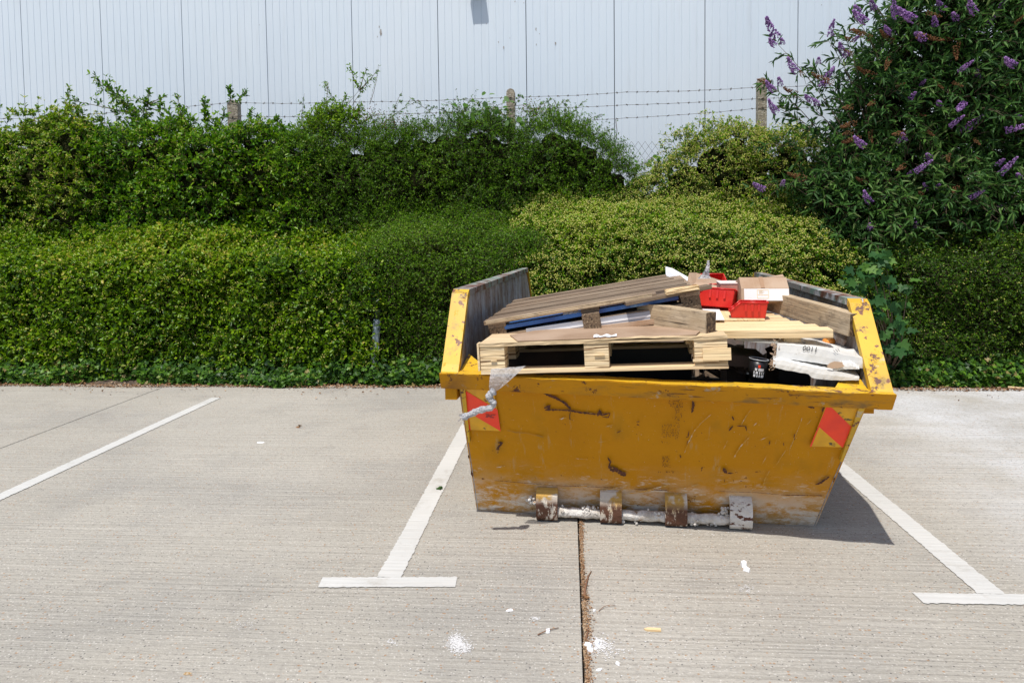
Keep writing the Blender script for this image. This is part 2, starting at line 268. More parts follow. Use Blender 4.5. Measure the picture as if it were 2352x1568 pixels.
# ------------------------------------------------------------------ leaf machinery
def npnoise(p, sc, seed):
    r = np.random.default_rng(seed); out = np.zeros(len(p))
    for i in range(9):
        k = r.normal(size=3); k *= sc*(1+.35*i)/np.linalg.norm(k); out += np.sin(p@k+r.uniform(0, 6.28))/(1+.2*i)
    return out/3.2
T_DIA = ([(0,0,0),(.42,.5,.10),(1,0,-.04),(.42,-.5,.10)], [(0,1,2,3)])
T_OVAL = ([(0,0,0),(.25,.40,.08),(.7,.45,.08),(1,0,-.06),(.7,-.45,.08),(.25,-.40,.08)], [(0,1,2,3),(0,3,4,5)])
T_LANCE = ([(0,0,0),(.28,.5,.05),(.65,.36,-.03),(1,0,-.22),(.65,-.36,-.03),(.28,-.5,.05)], [(0,1,2,3),(0,3,4,5)])
T_LOBE = ([(0,0,0),(-.12,.32,.03),(.12,.62,.02),(.28,.30,.05),(.62,.50,0),(.66,.2,.05),(1,0,-.08),(.66,-.2,.05),(.62,-.50,0),(.28,-.30,.05),(.12,-.62,.02),(-.12,-.32,.03),(.35,0,-.03)],
          [(12,0,1,2),(12,2,3,4),(12,4,5,6),(12,6,7,8),(12,8,9,10),(12,10,11,0)])
T_OCT = ([(0,0,0),(.5,.5,0),(.5,-.5,0),(.5,0,.5),(.5,0,-.5),(1,0,0)], [(0,1,3),(0,3,2),(0,2,4),(0,4,1),(5,3,1),(5,2,3),(5,4,2),(5,1,4)])
def norm(a): return a/np.maximum(np.linalg.norm(a, axis=1, keepdims=True), 1e-6)
def leafgeo(pos, t, n, L, Wd, tint, tpl):
    t = norm(t); n = norm(n-(n*t).sum(1, keepdims=True)*t); b = np.cross(n, t)
    tv = np.array(tpl[0], float); k = len(tv); N = len(pos)
    L = np.broadcast_to(np.asarray(L, float), (N,)); Wd = np.broadcast_to(np.asarray(Wd, float), (N,))
    V = (pos[:, None, :] + t[:, None, :]*(tv[None, :, 0, None]*L[:, None, None]) + b[:, None, :]*(tv[None, :, 1, None]*Wd[:, None, None]) + n[:, None, :]*(tv[None, :, 2, None]*L[:, None, None])).reshape(-1, 3)
    fs = tpl[1]; fl = np.array([len(f) for f in fs]); base = np.concatenate([np.array(f) for f in fs])
    idx = (base[None, :] + (np.arange(N)*k)[:, None]).ravel(); ln = np.tile(fl, N); tt = np.repeat(tint, len(fs))
    return V, idx, ln, tt
def mesh_from(name, parts, mats, parent=None):
    V = []; I = []; Ln = []; T = []; MI = []; off = 0
    for (v, i, l, t), mi in parts:
        V.append(v); I.append(i+off); Ln.append(l); T.append(t); MI.append(np.full(len(l), mi)); off += len(v)
    V = np.concatenate(V); I = np.concatenate(I); Ln = np.concatenate(Ln); T = np.concatenate(T); MI = np.concatenate(MI)
    me = bpy.data.meshes.new(name); me.vertices.add(len(V)); me.vertices.foreach_set('co', V.astype(np.float32).ravel())
    me.loops.add(len(I)); me.loops.foreach_set('vertex_index', I.astype(np.int32))
    me.polygons.add(len(Ln)); me.polygons.foreach_set('loop_start', np.concatenate([[0], np.cumsum(Ln)[:-1]]).astype(np.int32)); me.polygons.foreach_set('loop_total', Ln.astype(np.int32))
    me.polygons.foreach_set('material_index', MI.astype(np.int32))
    at = me.attributes.new('tint', 'FLOAT', 'FACE'); at.data.foreach_set('value', T.astype(np.float32))
    me.update(calc_edges=True); me.validate()
    return link(name, me, mats, parent)
def rdir(N, r=None):
    r = r or rng; return norm(r.normal(size=(N, 3)))
def sprigs(S, D, ell, nl, L, Wd, tpl, seed, droop=.3, spread=.8, twr=.0018, tintc=None, ntip=3, upn=.8):
    """leafy twigs: S starts, D directions, ell lengths; returns leaf parts, twig part, tips"""
    r = np.random.default_rng(seed); N = len(S); D = norm(D); ell = np.broadcast_to(ell, (N,)).astype(float)
    s = (np.arange(nl)+r.uniform(0, 1, (N, nl)))/nl; s[:, -ntip:] = .97
    curve = np.array([0, 0, -1.])*droop; bend = r.normal(size=(N, 3))*.25
    def pt(s): return S[:, None, :] + D[:, None, :]*(s*ell[:, None])[..., None] + (bend[:, None, :]+curve)*((s**2)*ell[:, None])[..., None]*.6
    P = pt(s).reshape(-1, 3); tan = (D[:, None, :] + (bend[:, None, :]+curve)*1.2*s[..., None]).reshape(-1, 3); tan = norm(tan)
    side = np.cross(tan, rdir(len(P), r)); side = norm(side)
    t = norm(tan*(1-spread*.45)+side*spread); n = norm(np.array([[-.1, -.5, 1.]])*upn + r.normal(size=P.shape)*.5)
    ti = r.normal(.45, .2, len(P)) + .22*(s.reshape(-1)-.5)
    if tintc is not None: ti += np.repeat(tintc, nl)
    sz = r.uniform(.65, 1.15, len(P))
    leaves = leafgeo(P, t, n, L*sz, Wd*sz, np.clip(ti, 0, 1), tpl)
    # twigs: thin triangular prisms in 3 segments
    q = pt(np.tile(np.linspace(0, 1, 4), (N, 1))); a = norm(np.cross(D, rdir(N, r))); b = np.cross(D, a); V = np.zeros((N, 4, 3, 3))
    for j in range(3):
        an = j*2.094; V[:, :, j, :] = q + (a*math.cos(an)+b*math.sin(an))[:, None, :]*(twr*np.array([1.5, 1.2, .9, .6]))[None, :, None]
    V = V.reshape(-1, 3); fi = []
    for sgm in range(3):
        for j in range(3): fi.append([sgm*3+j, sgm*3+(j+1)%3, sgm*3+3+(j+1)%3, sgm*3+3+j])
    fi = np.array(fi).ravel(); idx = (fi[None, :]+(np.arange(N)*12)[:, None]).ravel(); ln = np.full(N*9, 4)
    tw = (V, idx, ln, np.zeros(N*9)); tips = pt(np.full((N, 1), .98))[:, 0, :]
    return leaves, tw, tips, norm(D+(bend+curve)*1.2)
def blossoms(tips, per, rad, size, seed, keep=1.0):
    r = np.random.default_rng(seed); tips = tips[r.uniform(size=len(tips)) < keep]
    c = np.repeat(tips, per, axis=0) + r.normal(size=(len(tips)*per, 3))*rad*np.array([1, 1, .6]); N = len(c)
    return leafgeo(c, rdir(N, r), rdir(N, r), size*r.uniform(.7, 1.3, N), size*r.uniform(.8, 1.3, N), np.clip(r.normal(.5, .28, N), 0, 1), T_OCT)
def Wp(u, v, y): return np.array(ony(u, v, y))

def top_of(tab, y):        # table of (u,v) skyline pixels -> x array, z array at depth y
    p = np.array([Wp(u, v, y) for u, v in tab]); return p[:, 0], p[:, 2]
def clipped(name, label, cat, tab, yf, zoff, slope_back, mats, N, L, Wd, tpl, seed, blos=None, amp=.07, group=None, zbase=.06, holes=()):
    """a clipped hedge: front face up to the table's height, then a top that slopes up to the back"""
    xs, zs = top_of(tab, yf+.15); r = np.random.default_rng(seed); x0, x1 = xs[0], xs[-1]
    root = empty(name, Matrix.Translation((float(x0+x1)/2, yf+.5, 0)), label=label, cat=cat, group=group)
    inv = np.array([(x0+x1)/2, yf+.5, 0])
    zb = zoff
    def surf(x, s, off):   # s 0..1 front, 1..2 top
        zt = np.interp(x, xs, zs); f = np.clip(s, 0, 1); g = np.clip(s-1, 0, 1)
        rnd = .12
        y = yf + .16*(f**2)*0 + g*slope_back[0]; z = zbase+(zt-zbase)*f + g*slope_back[1]
        y = y + rnd*np.clip((f-.82)/.18, 0, 1)**2*(1-g); 
        n = np.where((s < 1)[:, None], np.array([[0, -1, .12]]), norm(np.array([[0, -slope_back[1]*1.0-.25, slope_back[0]]])))
        edge = np.clip(1-np.abs(s-1)/.15, 0, 1)[:, None]; n = norm(n*(1-edge)+np.array([[0, -.7, .7]])*edge)
        p = np.stack([x, y, z], 1); d = npnoise(p, 1.7, seed+9)*amp*.6 + npnoise(p, 3.6, seed)*amp + npnoise(p, 9., seed+1)*amp*.45
        return p + n*(d-off)[:, None], n
    hfront = float(zs.mean()); Lb = math.hypot(*slope_back); ar = hfront+Lb
    nsp = N//7; s = r.uniform(0, ar, nsp); s = np.where(s < hfront, s/hfront, 1+(s-hfront)/Lb); x = r.uniform(x0, x1, nsp)
    off = np.abs(r.normal(0, .055, nsp))+r.choice([0, .1], nsp, p=[.6, .4])
    P, n = surf(x, s, off+.03)
    ed = np.minimum(x-x0, x1-x)+npnoise(P, 4., seed+31)*.14; kk = ed > r.uniform(-.05, .22, nsp); P = P[kk]; n = n[kk]; nsp = len(P)
    hole = npnoise(P, 6., seed+5); keep = (hole > -.62) | (r.uniform(size=nsp) < .25); P = P[keep]; n = n[keep]
    for (u, v, ru, rv) in holes:
        q = np.array(ony(u, v, yf)); m_ = yf/F; k_ = ((P[:, 0]-q[0])/(ru*m_))**2+((P[:, 2]-q[2])/(rv*m_))**2 > r.uniform(.5, 1.3, len(P)); P = P[k_]; n = n[k_]
    D = norm(n*.8 + rdir(len(P), r)*.9 + np.array([[0, 0, .35]]))
    parts, tw, tips, td = sprigs(P, D, r.uniform(.05, .12, len(P)), 7, L, Wd, tpl, seed+2, spread=.9, twr=.0009, tintc=npnoise(P, 2.4, seed+3)*.14+np.where(n[:, 2] > .5, .10, 0))  # upward surfaces tinted lighter: sunlit hedge top put into the leaf colour
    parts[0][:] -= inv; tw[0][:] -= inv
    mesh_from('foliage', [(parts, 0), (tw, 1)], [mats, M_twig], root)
    if blos:
        b = blossoms(tips, blos[0], blos[1], blos[2], seed+4, 1.0 if callable(blos[3]) else blos[3]) if not callable(blos[3]) else blossoms(tips[blos[3](tips, r)], blos[0], blos[1], blos[2], seed+4)
        b[0][:] -= inv; mesh_from('blossom', [(b, 0)], [M_blos], root)
    # solid dark core behind the leaves, standing in for shade in the gaps
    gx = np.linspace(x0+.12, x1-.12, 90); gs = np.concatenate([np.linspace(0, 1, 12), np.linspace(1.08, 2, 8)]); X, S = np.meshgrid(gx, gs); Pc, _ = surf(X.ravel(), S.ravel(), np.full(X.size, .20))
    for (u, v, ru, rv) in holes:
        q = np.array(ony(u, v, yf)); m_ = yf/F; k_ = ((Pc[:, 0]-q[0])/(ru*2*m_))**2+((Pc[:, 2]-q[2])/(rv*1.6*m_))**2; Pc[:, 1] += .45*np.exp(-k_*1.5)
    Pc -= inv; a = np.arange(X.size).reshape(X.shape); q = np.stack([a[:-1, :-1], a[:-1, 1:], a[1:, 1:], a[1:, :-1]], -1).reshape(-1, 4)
    mesh_from('shade_core', [((Pc, q.ravel(), np.full(len(q), 4), np.zeros(len(q))), 0)], [M_core], root)
    return root
def lumpset(tab, y, ybase, zbot, seed, rad=(.22, .42), n=60, ys=.35):
    n = int(n*1.5); zbot -= .15
    r = np.random.default_rng(seed); xs, zs = top_of(tab, y); zs = zs-.10; C = []; Rr = []
    for i in range(n):
        x = r.uniform(xs[0], xs[-1]); zt = np.interp(x, xs, zs); rr = r.uniform(*rad)
        rr = min(rr, max(.10, (zt-zbot)*.5)); u = r.uniform()**.7
        z = zbot + (zt-rr-zbot)*u if i % 3 else zt-rr*r.uniform(.85, 1.05)
        C.append((x, ybase + (y-ybase)*np.clip((z-zbot)/max(zt-zbot, .1), 0, 1) + r.uniform(-ys, ys)*.5, z)); Rr.append(rr)
    nx_ = int((xs[-1]-xs[0])/.26)
    for a in range(nx_):
        for zz in np.arange(zbot, 4, .26):
            x = xs[0]+(a+r.uniform(.2, .8))*.26; zt = np.interp(x, xs, zs)
            if zz < zt-.36: C.append((x, ybase+(y-ybase)*.6+r.uniform(0, ys)*.6, zz+r.uniform(-.06, .06))); Rr.append(r.uniform(.24, .30))
    for _ in range(int((xs[-1]-xs[0])*5)):      # small outlying tufts that break the skyline
        x = r.uniform(xs[0], xs[-1]); zt = np.interp(x, xs, zs)+r.uniform(-.08, .24); rr = r.uniform(.07, .15); C.append((x, y+r.uniform(-.25, .1), zt-rr*.5)); Rr.append(rr)
    return np.array(C), np.array(Rr)
def shoots(tab, y, n, seed, k=9, up=(35, 85)):
    r = random.Random(seed); out = []; us = [t[0] for t in tab]; vs = [t[1] for t in tab]
    for _ in range(n):
        u = r.uniform(us[0], us[-1]); v = float(np.interp(u, us, vs))+14
        if abs(u-538) < 34 or abs(u-1174) < 24 or abs(u-1750) < 24: continue
        out.append((u, v, u+r.uniform(-26, 26), v-r.uniform(*up), k))
    return out
def backsheet(root, tab, y, drop=.42, seed=1, zbot=.5):  # dark sheet added behind a shrub so leaf gaps look shaded
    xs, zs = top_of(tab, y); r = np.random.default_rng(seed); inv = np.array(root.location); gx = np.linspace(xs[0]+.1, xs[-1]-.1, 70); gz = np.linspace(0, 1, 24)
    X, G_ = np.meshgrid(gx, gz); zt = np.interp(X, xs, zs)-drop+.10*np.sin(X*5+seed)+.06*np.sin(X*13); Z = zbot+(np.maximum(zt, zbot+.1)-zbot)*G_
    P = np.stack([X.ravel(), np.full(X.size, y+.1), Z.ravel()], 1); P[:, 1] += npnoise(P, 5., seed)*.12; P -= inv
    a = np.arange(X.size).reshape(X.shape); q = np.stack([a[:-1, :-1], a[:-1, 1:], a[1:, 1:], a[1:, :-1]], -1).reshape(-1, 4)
    mesh_from('shade_core', [((P, q.ravel(), np.full(len(q), 4), np.zeros(len(q))), 0)], [M_core], root)
def bush(name, label, cat, C, Rr, mat_, N, nl, L, Wd, tpl, seed, ell=(.08, .2), blos=None, core=.62, droop=.2, upb=.5, group=None, extra=None, spread=.8, coretop=None, twr=.0018, inside=.72):
    r = np.random.default_rng(seed); root = empty(name, Matrix.Translation((float(C[:, 0].mean()), float(C[:, 1].mean()), 0)), label=label, cat=cat, group=group)
    inv = np.array([C[:, 0].mean(), C[:, 1].mean(), 0])
    w = Rr**2; k = r.choice(len(C), N, p=w/w.sum()); d = rdir(N, r); d[:, 1] = np.where(d[:, 1] > .35, -d[:, 1], d[:, 1]); d[:, 2] = np.where(d[:, 2] < -.5, -d[:, 2], d[:, 2])
    rr = Rr[k]*(1-np.abs(r.normal(0, .16, N)))*(1+npnoise(C[k]+d*Rr[k][:, None], 5., seed+7)*.16)
    P = C[k]+d*rr[:, None]; ok = np.ones(N, bool)
    for j in range(len(C)):
        dj = np.linalg.norm(P-C[j], axis=1); ok &= ~((dj < Rr[j]*inside) & (k != j))
    P = P[ok]; d = d[ok]; D = norm(d*.9+rdir(len(P), r)*.6+np.array([[0, -.1, upb]])); e = r.uniform(*ell, len(P))
    if extra is not None:
        P = np.concatenate([P, extra[0]]); D = np.concatenate([D, extra[1]]); e = np.concatenate([e, extra[2]])
    lv, tw, tips, td = sprigs(P, D, e, nl, L, Wd, tpl, seed+1, droop=droop, spread=spread, tintc=npnoise(P, 2.6, seed+3)*.14, twr=twr)
    lv[0][:] -= inv; tw[0][:] -= inv
    mesh_from('foliage', [(lv, 0), (tw, 1)], [mat_, M_twig], root)
    if blos:
        b = blossoms(tips, blos[0], blos[1], blos[2], seed+4, blos[3]); b[0][:] -= inv; mesh_from('blossom', [(b, 0)], [M_blos], root)
    if core:  # dark balls inside the bush, added to block light between leaves
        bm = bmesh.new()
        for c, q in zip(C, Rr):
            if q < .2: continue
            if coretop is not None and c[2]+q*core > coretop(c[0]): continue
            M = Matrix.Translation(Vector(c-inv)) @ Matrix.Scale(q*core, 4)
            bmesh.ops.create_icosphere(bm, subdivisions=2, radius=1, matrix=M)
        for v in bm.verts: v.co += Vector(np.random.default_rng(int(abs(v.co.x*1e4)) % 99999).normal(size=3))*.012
        if len(bm.verts): bmesh_obj('shade_core', bm, M_core, root, smooth=False)
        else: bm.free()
    return root, tips
def limbs(root, base, targets, r0=.022, name='branch', m=M_twig):
    bm = bmesh.new(); inv = root.location
    for t in targets:
        a = Vector(base)+Vector((random.uniform(-.15, .15), random.uniform(-.1, .1), 0)); b = Vector(t); mid = (a+b)/2+Vector((random.uniform(-.1, .1), 0, random.uniform(0, .25)))
        pts = [a*(1-s)**2+mid*2*s*(1-s)+b*s*s-inv for s in np.linspace(0, 1, 9)]; add_tube(bm, pts, [r0*(1-.8*i/8) for i in range(9)], 6)
    return bmesh_obj(name, bm, m, root, smooth=True)

# ------------------------------------------------------------------ ground, slabs, paint
def sheet(name, x0, y0, x1, y1, z, m, kind='structure'):
    bm = bmesh.new(); vs = [bm.verts.new(p) for p in ((x0, y0, z), (x1, y0, z), (x1, y1, z), (x0, y1, z))]; bm.faces.new(vs)
    o = bmesh_obj(name, bm, m); return tag(o, kind=kind)
sheet('ground', -150, -150, 150, 150, -.04, M_soil)
XJ = onz(1337, 1400, 0).x; XL = onz(180, 962, 0).x
bm = bmesh.new(); YB = 7.32
gap = .005
xs = [-40, XL-8.7, XL-4.35, XL, XJ, XJ+4.35, XJ+8.7, 40]
for a, b in zip(xs[:-1], xs[1:]):
    g = gap if b != XL and a != XL else gap
    add_box(bm, (a+g, -20, -.035), (b-g, YB, 0), bev=.003)
tag(bmesh_obj('concrete_pavement', bm, M_conc), kind='structure')
def ragged(bm, x0, x1, y0, y1, m=None, amp=.006, stepl=.03, z=.004, drift=0):
    # strip along y with ragged long edges; m = matrix applied
    n = max(2, int((y1-y0)/stepl)); l = []; r = []
    for i in range(n+1):
        y = y0+(y1-y0)*i/n; j = lambda: random.gauss(0, amp*.6)+math.sin(y*9+x0)*amp*.5; dx = drift*i/n
        l.append((x0+j()+dx, y, z)); r.append((x1+j()+dx, y, z))
    if m is not None: l = [m @ Vector(p) for p in l]; r = [m @ Vector(p) for p in r]
    L = [bm.verts.new(p) for p in l]; Rr = [bm.verts.new(p) for p in r]
    for i in range(n): bm.faces.new((L[i], Rr[i], Rr[i+1], L[i+1]))
RZ = Matrix.Rotation(-math.pi/2, 4, 'Z')      # strip along y -> strip along x
def line_px(a, b, wdt, bar=None, bw=.1):
    """painted line from pixel a (far) to pixel b (near); bar = two pixels, the centre of the crossbar's ends"""
    A = onz(*a, 0); B = onz(*b, 0); bm = bmesh.new()
    def strip(A, B, wd, am=.005):
        d = (B-A); n = max(2, int(d.length/.012)); d.normalize(); s = Vector((-d.y, d.x, 0)); l = []; r = []
        for i in range(n+1):
            p = A+(B-A)*i/n; w1 = wd/2+random.gauss(0, am*.45); w2 = wd/2+random.gauss(0, am*.45)
            sh = -abs(random.gauss(0, .008)) if i == 0 else abs(random.gauss(0, .004)) if i == n and not bar else 0
            l.append(bm.verts.new(p+s*w1+d*sh+Vector((0, 0, .004)))); r.append(bm.verts.new(p-s*w2+d*sh*.5+Vector((0, 0, .004))))
        for i in range(n): bm.faces.new((l[i], l[i+1], r[i+1], r[i]))
    if bar:
        C = onz(*bar[0], 0); D = onz(*bar[1], 0); dd = (D-C).normalized(); t = (B-A).normalized()
        # butt the line against the far edge of the bar
        nrm = Vector((-dd.y, dd.x, 0)); k = ((C-A).dot(nrm)+ (bw/2+.001))/t.dot(nrm); B = A+t*k
        strip(C, D, bw)
    strip(A, B, wdt); return tag(bmesh_obj('parking_line', bm, M_line), kind='structure')
line_px((497, 914), (-420, 1335), .095)
line_px((1150, 834), (893, 1330), .112, ((741, 1338), (1049, 1337)), .092)
line_px((1660, 845), (2275, 1362), .112, ((2112, 1374), (2440, 1379)), .088)
tag(line_px((2600, 960), (3700, 1420), .11), kind='structure')
# debris packed along the joint
r0 = np.random.default_rng(3); n = 2600
py = r0.uniform(2.2, 3.9, n); px_ = XJ+.006+np.abs(r0.normal(0, .011, n))*(1+.5*np.sin(py*5)); P = np.stack([px_, py, r0.uniform(.001, .006, n)], 1)
g = leafgeo(P, rdir(n, r0)*[1, 1, .2], np.tile([0, 0, 1.], (n, 1))+r0.normal(size=(n, 3))*.3, r0.uniform(.003, .013, n), r0.uniform(.003, .008, n), r0.uniform(.3, 1, n), T_DIA)
o = mesh_from('joint_litter', [(g, 0)], [M_dead]); tag(o, 'tan grit and leaf crumbs packed in the slab joint', 'debris', kind='stuff')
bm = bmesh.new(); ragged(bm, XJ+.005, XJ+.015, 2.1, 3.78, z=.003, amp=.005); tag(bmesh_obj('joint_sand', bm, M_sand), 'thin strip of brown sand along the slab joint', 'sand', kind='stuff')
# planting bank
bm = bmesh.new(); prof = [(7.36, -.03), (7.40, .02), (7.9, .10), (8.4, .35), (9.2, .75), (10.3, .8), (12, .8)]
rows = [[bm.verts.new((x, y, z+random.uniform(-.02, .02))) for x in np.linspace(-20, 20, 80)] for y, z in prof]
for a, b in zip(rows[:-1], rows[1:]):
    for i in range(79): bm.faces.new((a[i], a[i+1], b[i+1], b[i]))
tag(bmesh_obj('planting_bank', bm, M_soil, smooth=True), kind='structure')

# ------------------------------------------------------------------ warehouse wall
WA = math.radians(3.4)                       # wall turned a little against the bays
WO = Vector((0, 10.6, 0)); WM = Matrix.Translation(WO) @ Matrix.Rotation(-WA, 4, 'Z')
WMI = WM.inverted()
def onwall(u, v, d=0):
    r = ray(u, v); n = WM.to_3x3() @ Vector((0, -1, 0)); p0 = WO+n*d; o = Vector((0, 0, H)); return WMI @ (o+r*((p0-o).dot(n)/r.dot(n)))
wh = empty('warehouse', WM, label='long warehouse clad in pale blue-white vertical metal sheets behind the hedge', cat='building')
major = sorted([onwall(u, 150).x for u in (54, 236, 422, 615, 811, 1008, 1210, 1412, 1620, 1833)])
pitch = (major[-1]-major[0])/9; left = [major[0]-pitch*k for k in range(6, 0, -1)]; right = [major[-1]+pitch*k for k in range(1, 6)]
major = left+major+right
bm = bmesh.new(); z0, z1 = .5, 9.0; prof = []      # (x, depth): y' negative is towards the camera
for a, b in zip(major[:-1], major[1:]):
    prof += [(a-.006, 0), (a-.005, .03), (a+.005, .03), (a+.006, 0)]
    for k in range(1, 12):
        xx = a+(b-a)*k/12; prof += [(xx-.006, 0), (xx-.002, .006), (xx+.002, .006), (xx+.006, 0)]
va = [(bm.verts.new((x, y, z0)), bm.verts.new((x, y, z1))) for x, y in prof]
for (a, b), (c, d), (p, q) in zip(va[:-1], va[1:], zip(prof[:-1], prof[1:])):
    f = bm.faces.new((a, c, d, b)); f.material_index = 1 if p[1] == q[1] == .03 else 0
for (u, v, s) in [(876, 75, 10), (1158, 110, 5), (1146, 97, 3), (1232, 68, 5), (1277, 100, 5), (1233, 103, 3), (1184, 4, 3), (1118, 55, 2), (1204, 7, 2), (1172, 88, 2), (1240, 78, 2), (872, 62, 4), (868, 85, 3), (597, 58, 2), (1888, 12, 2)]:
    c = onwall(u, v, .0); q = s*.0032
    pts = [(c.x+q*random.uniform(.35, .8)*math.cos(t), -.003, c.z+q*random.uniform(1., 1.9)*math.sin(t)) for t in np.linspace(0, 6.28, 11)[:-1]]
    f = bm.faces.new([bm.verts.new(p) for p in pts]); f.material_index = 2
bmesh_obj('wall_cladding', bm, [M_wall, M_seam, M_stain], wh)
bm = bmesh.new(); add_box(bm, (major[0], .04, 0), (major[-1], 6, 8.98)); bmesh_obj('building_shell', bm, M_wall, wh)
# lamp on the wall, just above the frame
c = onwall(1094, -16); lamp = empty('wall_lamp', WM @ Matrix.Translation((c.x, 0, c.z)), label='small grey floodlight on the pale wall at the top edge', cat='lamp')
bm = bmesh.new(); add_box(bm, (-.03, -.12, -.01), (.03, -.001, .08), bev=.008); bmesh_obj('bracket', bm, M_metal, lamp)
bm = bmesh.new(); poly_prism(bm, [(-.11, -.20, .1), (-.11, -.10, .18), (-.11, -.07, .02), (-.11, -.17, -.03)], Vector((.22, 0, 0))); bmesh_obj('lamp_housing', bm, M_metal, lamp)

# ------------------------------------------------------------------ fence
FY = 9.25
def fpt(u, v):                               # fence plane parallel to the wall
    r = ray(u, v); n = WM.to_3x3() @ Vector((0, -1, 0)); p0 = Vector((0, FY, 0)); o = Vector((0, 0, H)); return o+r*((p0-o).dot(n)/r.dot(n))
fen = empty('wire_fence', Matrix.Translation((0, FY, .7)), label='barbed wire and chain link fence on concrete posts behind the hedges', cat='fence')
FI = Vector((0, FY, .7))
posts = [(538, 230, 14), (1174, 205, 8), (1750, 180, 9), (-90, 256, 12), (2370, 150, 9)]
for u, v, hw in posts:
    p = fpt(u, v)-FI; q = .055 if hw < 12 else .075; bm = bmesh.new(); h = p.z+.3
    add_box(bm, (-q, -.055, -h), (q, .055, -.05), bev=.012)
    if hw < 12: add_tube(bm, [(0, -.05, -.055), (0, .05, -.055)], q*.98, 16)
    else: poly_prism(bm, [(-q, -.05, -.06), (-q*.1, -.05, 0), (q, -.05, -.045), (q, -.05, -.06)], Vector((0, .1, 0)))
    bmesh_obj('fence_post', bm, M_post, fen, Matrix.Translation(p))
wires = [[(-260, 292), (0, 275), (180, 266), (530, 238), (800, 237), (1174, 226), (1440, 214), (1750, 203), (2060, 190), (2380, 178)],
         [(-260, 306), (0, 294), (300, 284), (560, 269), (820, 267), (1174, 252), (1440, 243), (1750, 228), (2060, 216), (2380, 203)],
         [(-260, 335), (0, 322), (300, 314), (560, 300), (820, 296), (1174, 284), (1440, 273), (1750, 250), (2060, 240), (2380, 228)]]
for wr in wires:
    bm = bmesh.new(); pts = [fpt(*q)+Vector((0, -.062, 0))-FI for q in wr]; dense = []
    for a, b in zip(pts[:-1], pts[1:]):
        k = max(2, int((b-a).length/.12)); dense += [a.lerp(b, i/k)+Vector((0, 0, -.012*math.sin(math.pi*i/k)+random.gauss(0, .0015))) for i in range(k)]
    add_tube(bm, dense, .0028, 4)
    for p in dense:
        for a in range(2):
            d = Vector((random.uniform(-1, 1), random.uniform(-.6, .6), random.uniform(-1, 1))).normalized()*.019; add_tube(bm, [p-d, p+d], .0022, 3, cap=False)
        add_tube(bm, [p-Vector((.01, 0, 0)), p+Vector((.01, 0, 0))], .006, 5, cap=False)
    bmesh_obj('barbed_wire', bm, M_wire, fen)
bm = bmesh.new(); a0 = fpt(-150, 325); a1 = fpt(2380, 325); dx = (a1-a0); nn = int(dx.length/.085); hgt = 1.7
for k in range(nn):
    for sgn in (1, -1):
        pts = []
        x = k*.085; z = 0
        b = a0+dx*(x/dx.length)-FI; e = b+dx.normalized()*(sgn*hgt*.72)+Vector((0, 0, -hgt))
        lim = Vector((0, 0, .7))
        add_tube(bm, [b+Vector((0, .005*sgn, 0)), e+Vector((0, .005*sgn, 0))], .0018, 3, cap=False)
ft = [fpt(u, v)-FI for u, v in ((-150, 330), (1174, 325), (2380, 300))]; 
bmesh_obj('chain_link_mesh', bm, M_wire, fen)
for q in (((1415, 274), (1418, 300), (1414, 345)), ((72, 288), (66, 318)), ((1724, 284), (1722, 400))):
    bm = bmesh.new(); add_tube(bm, [fpt(*p)-FI for p in q], .004, 5); bmesh_obj('tie_wire', bm, M_wire, fen)

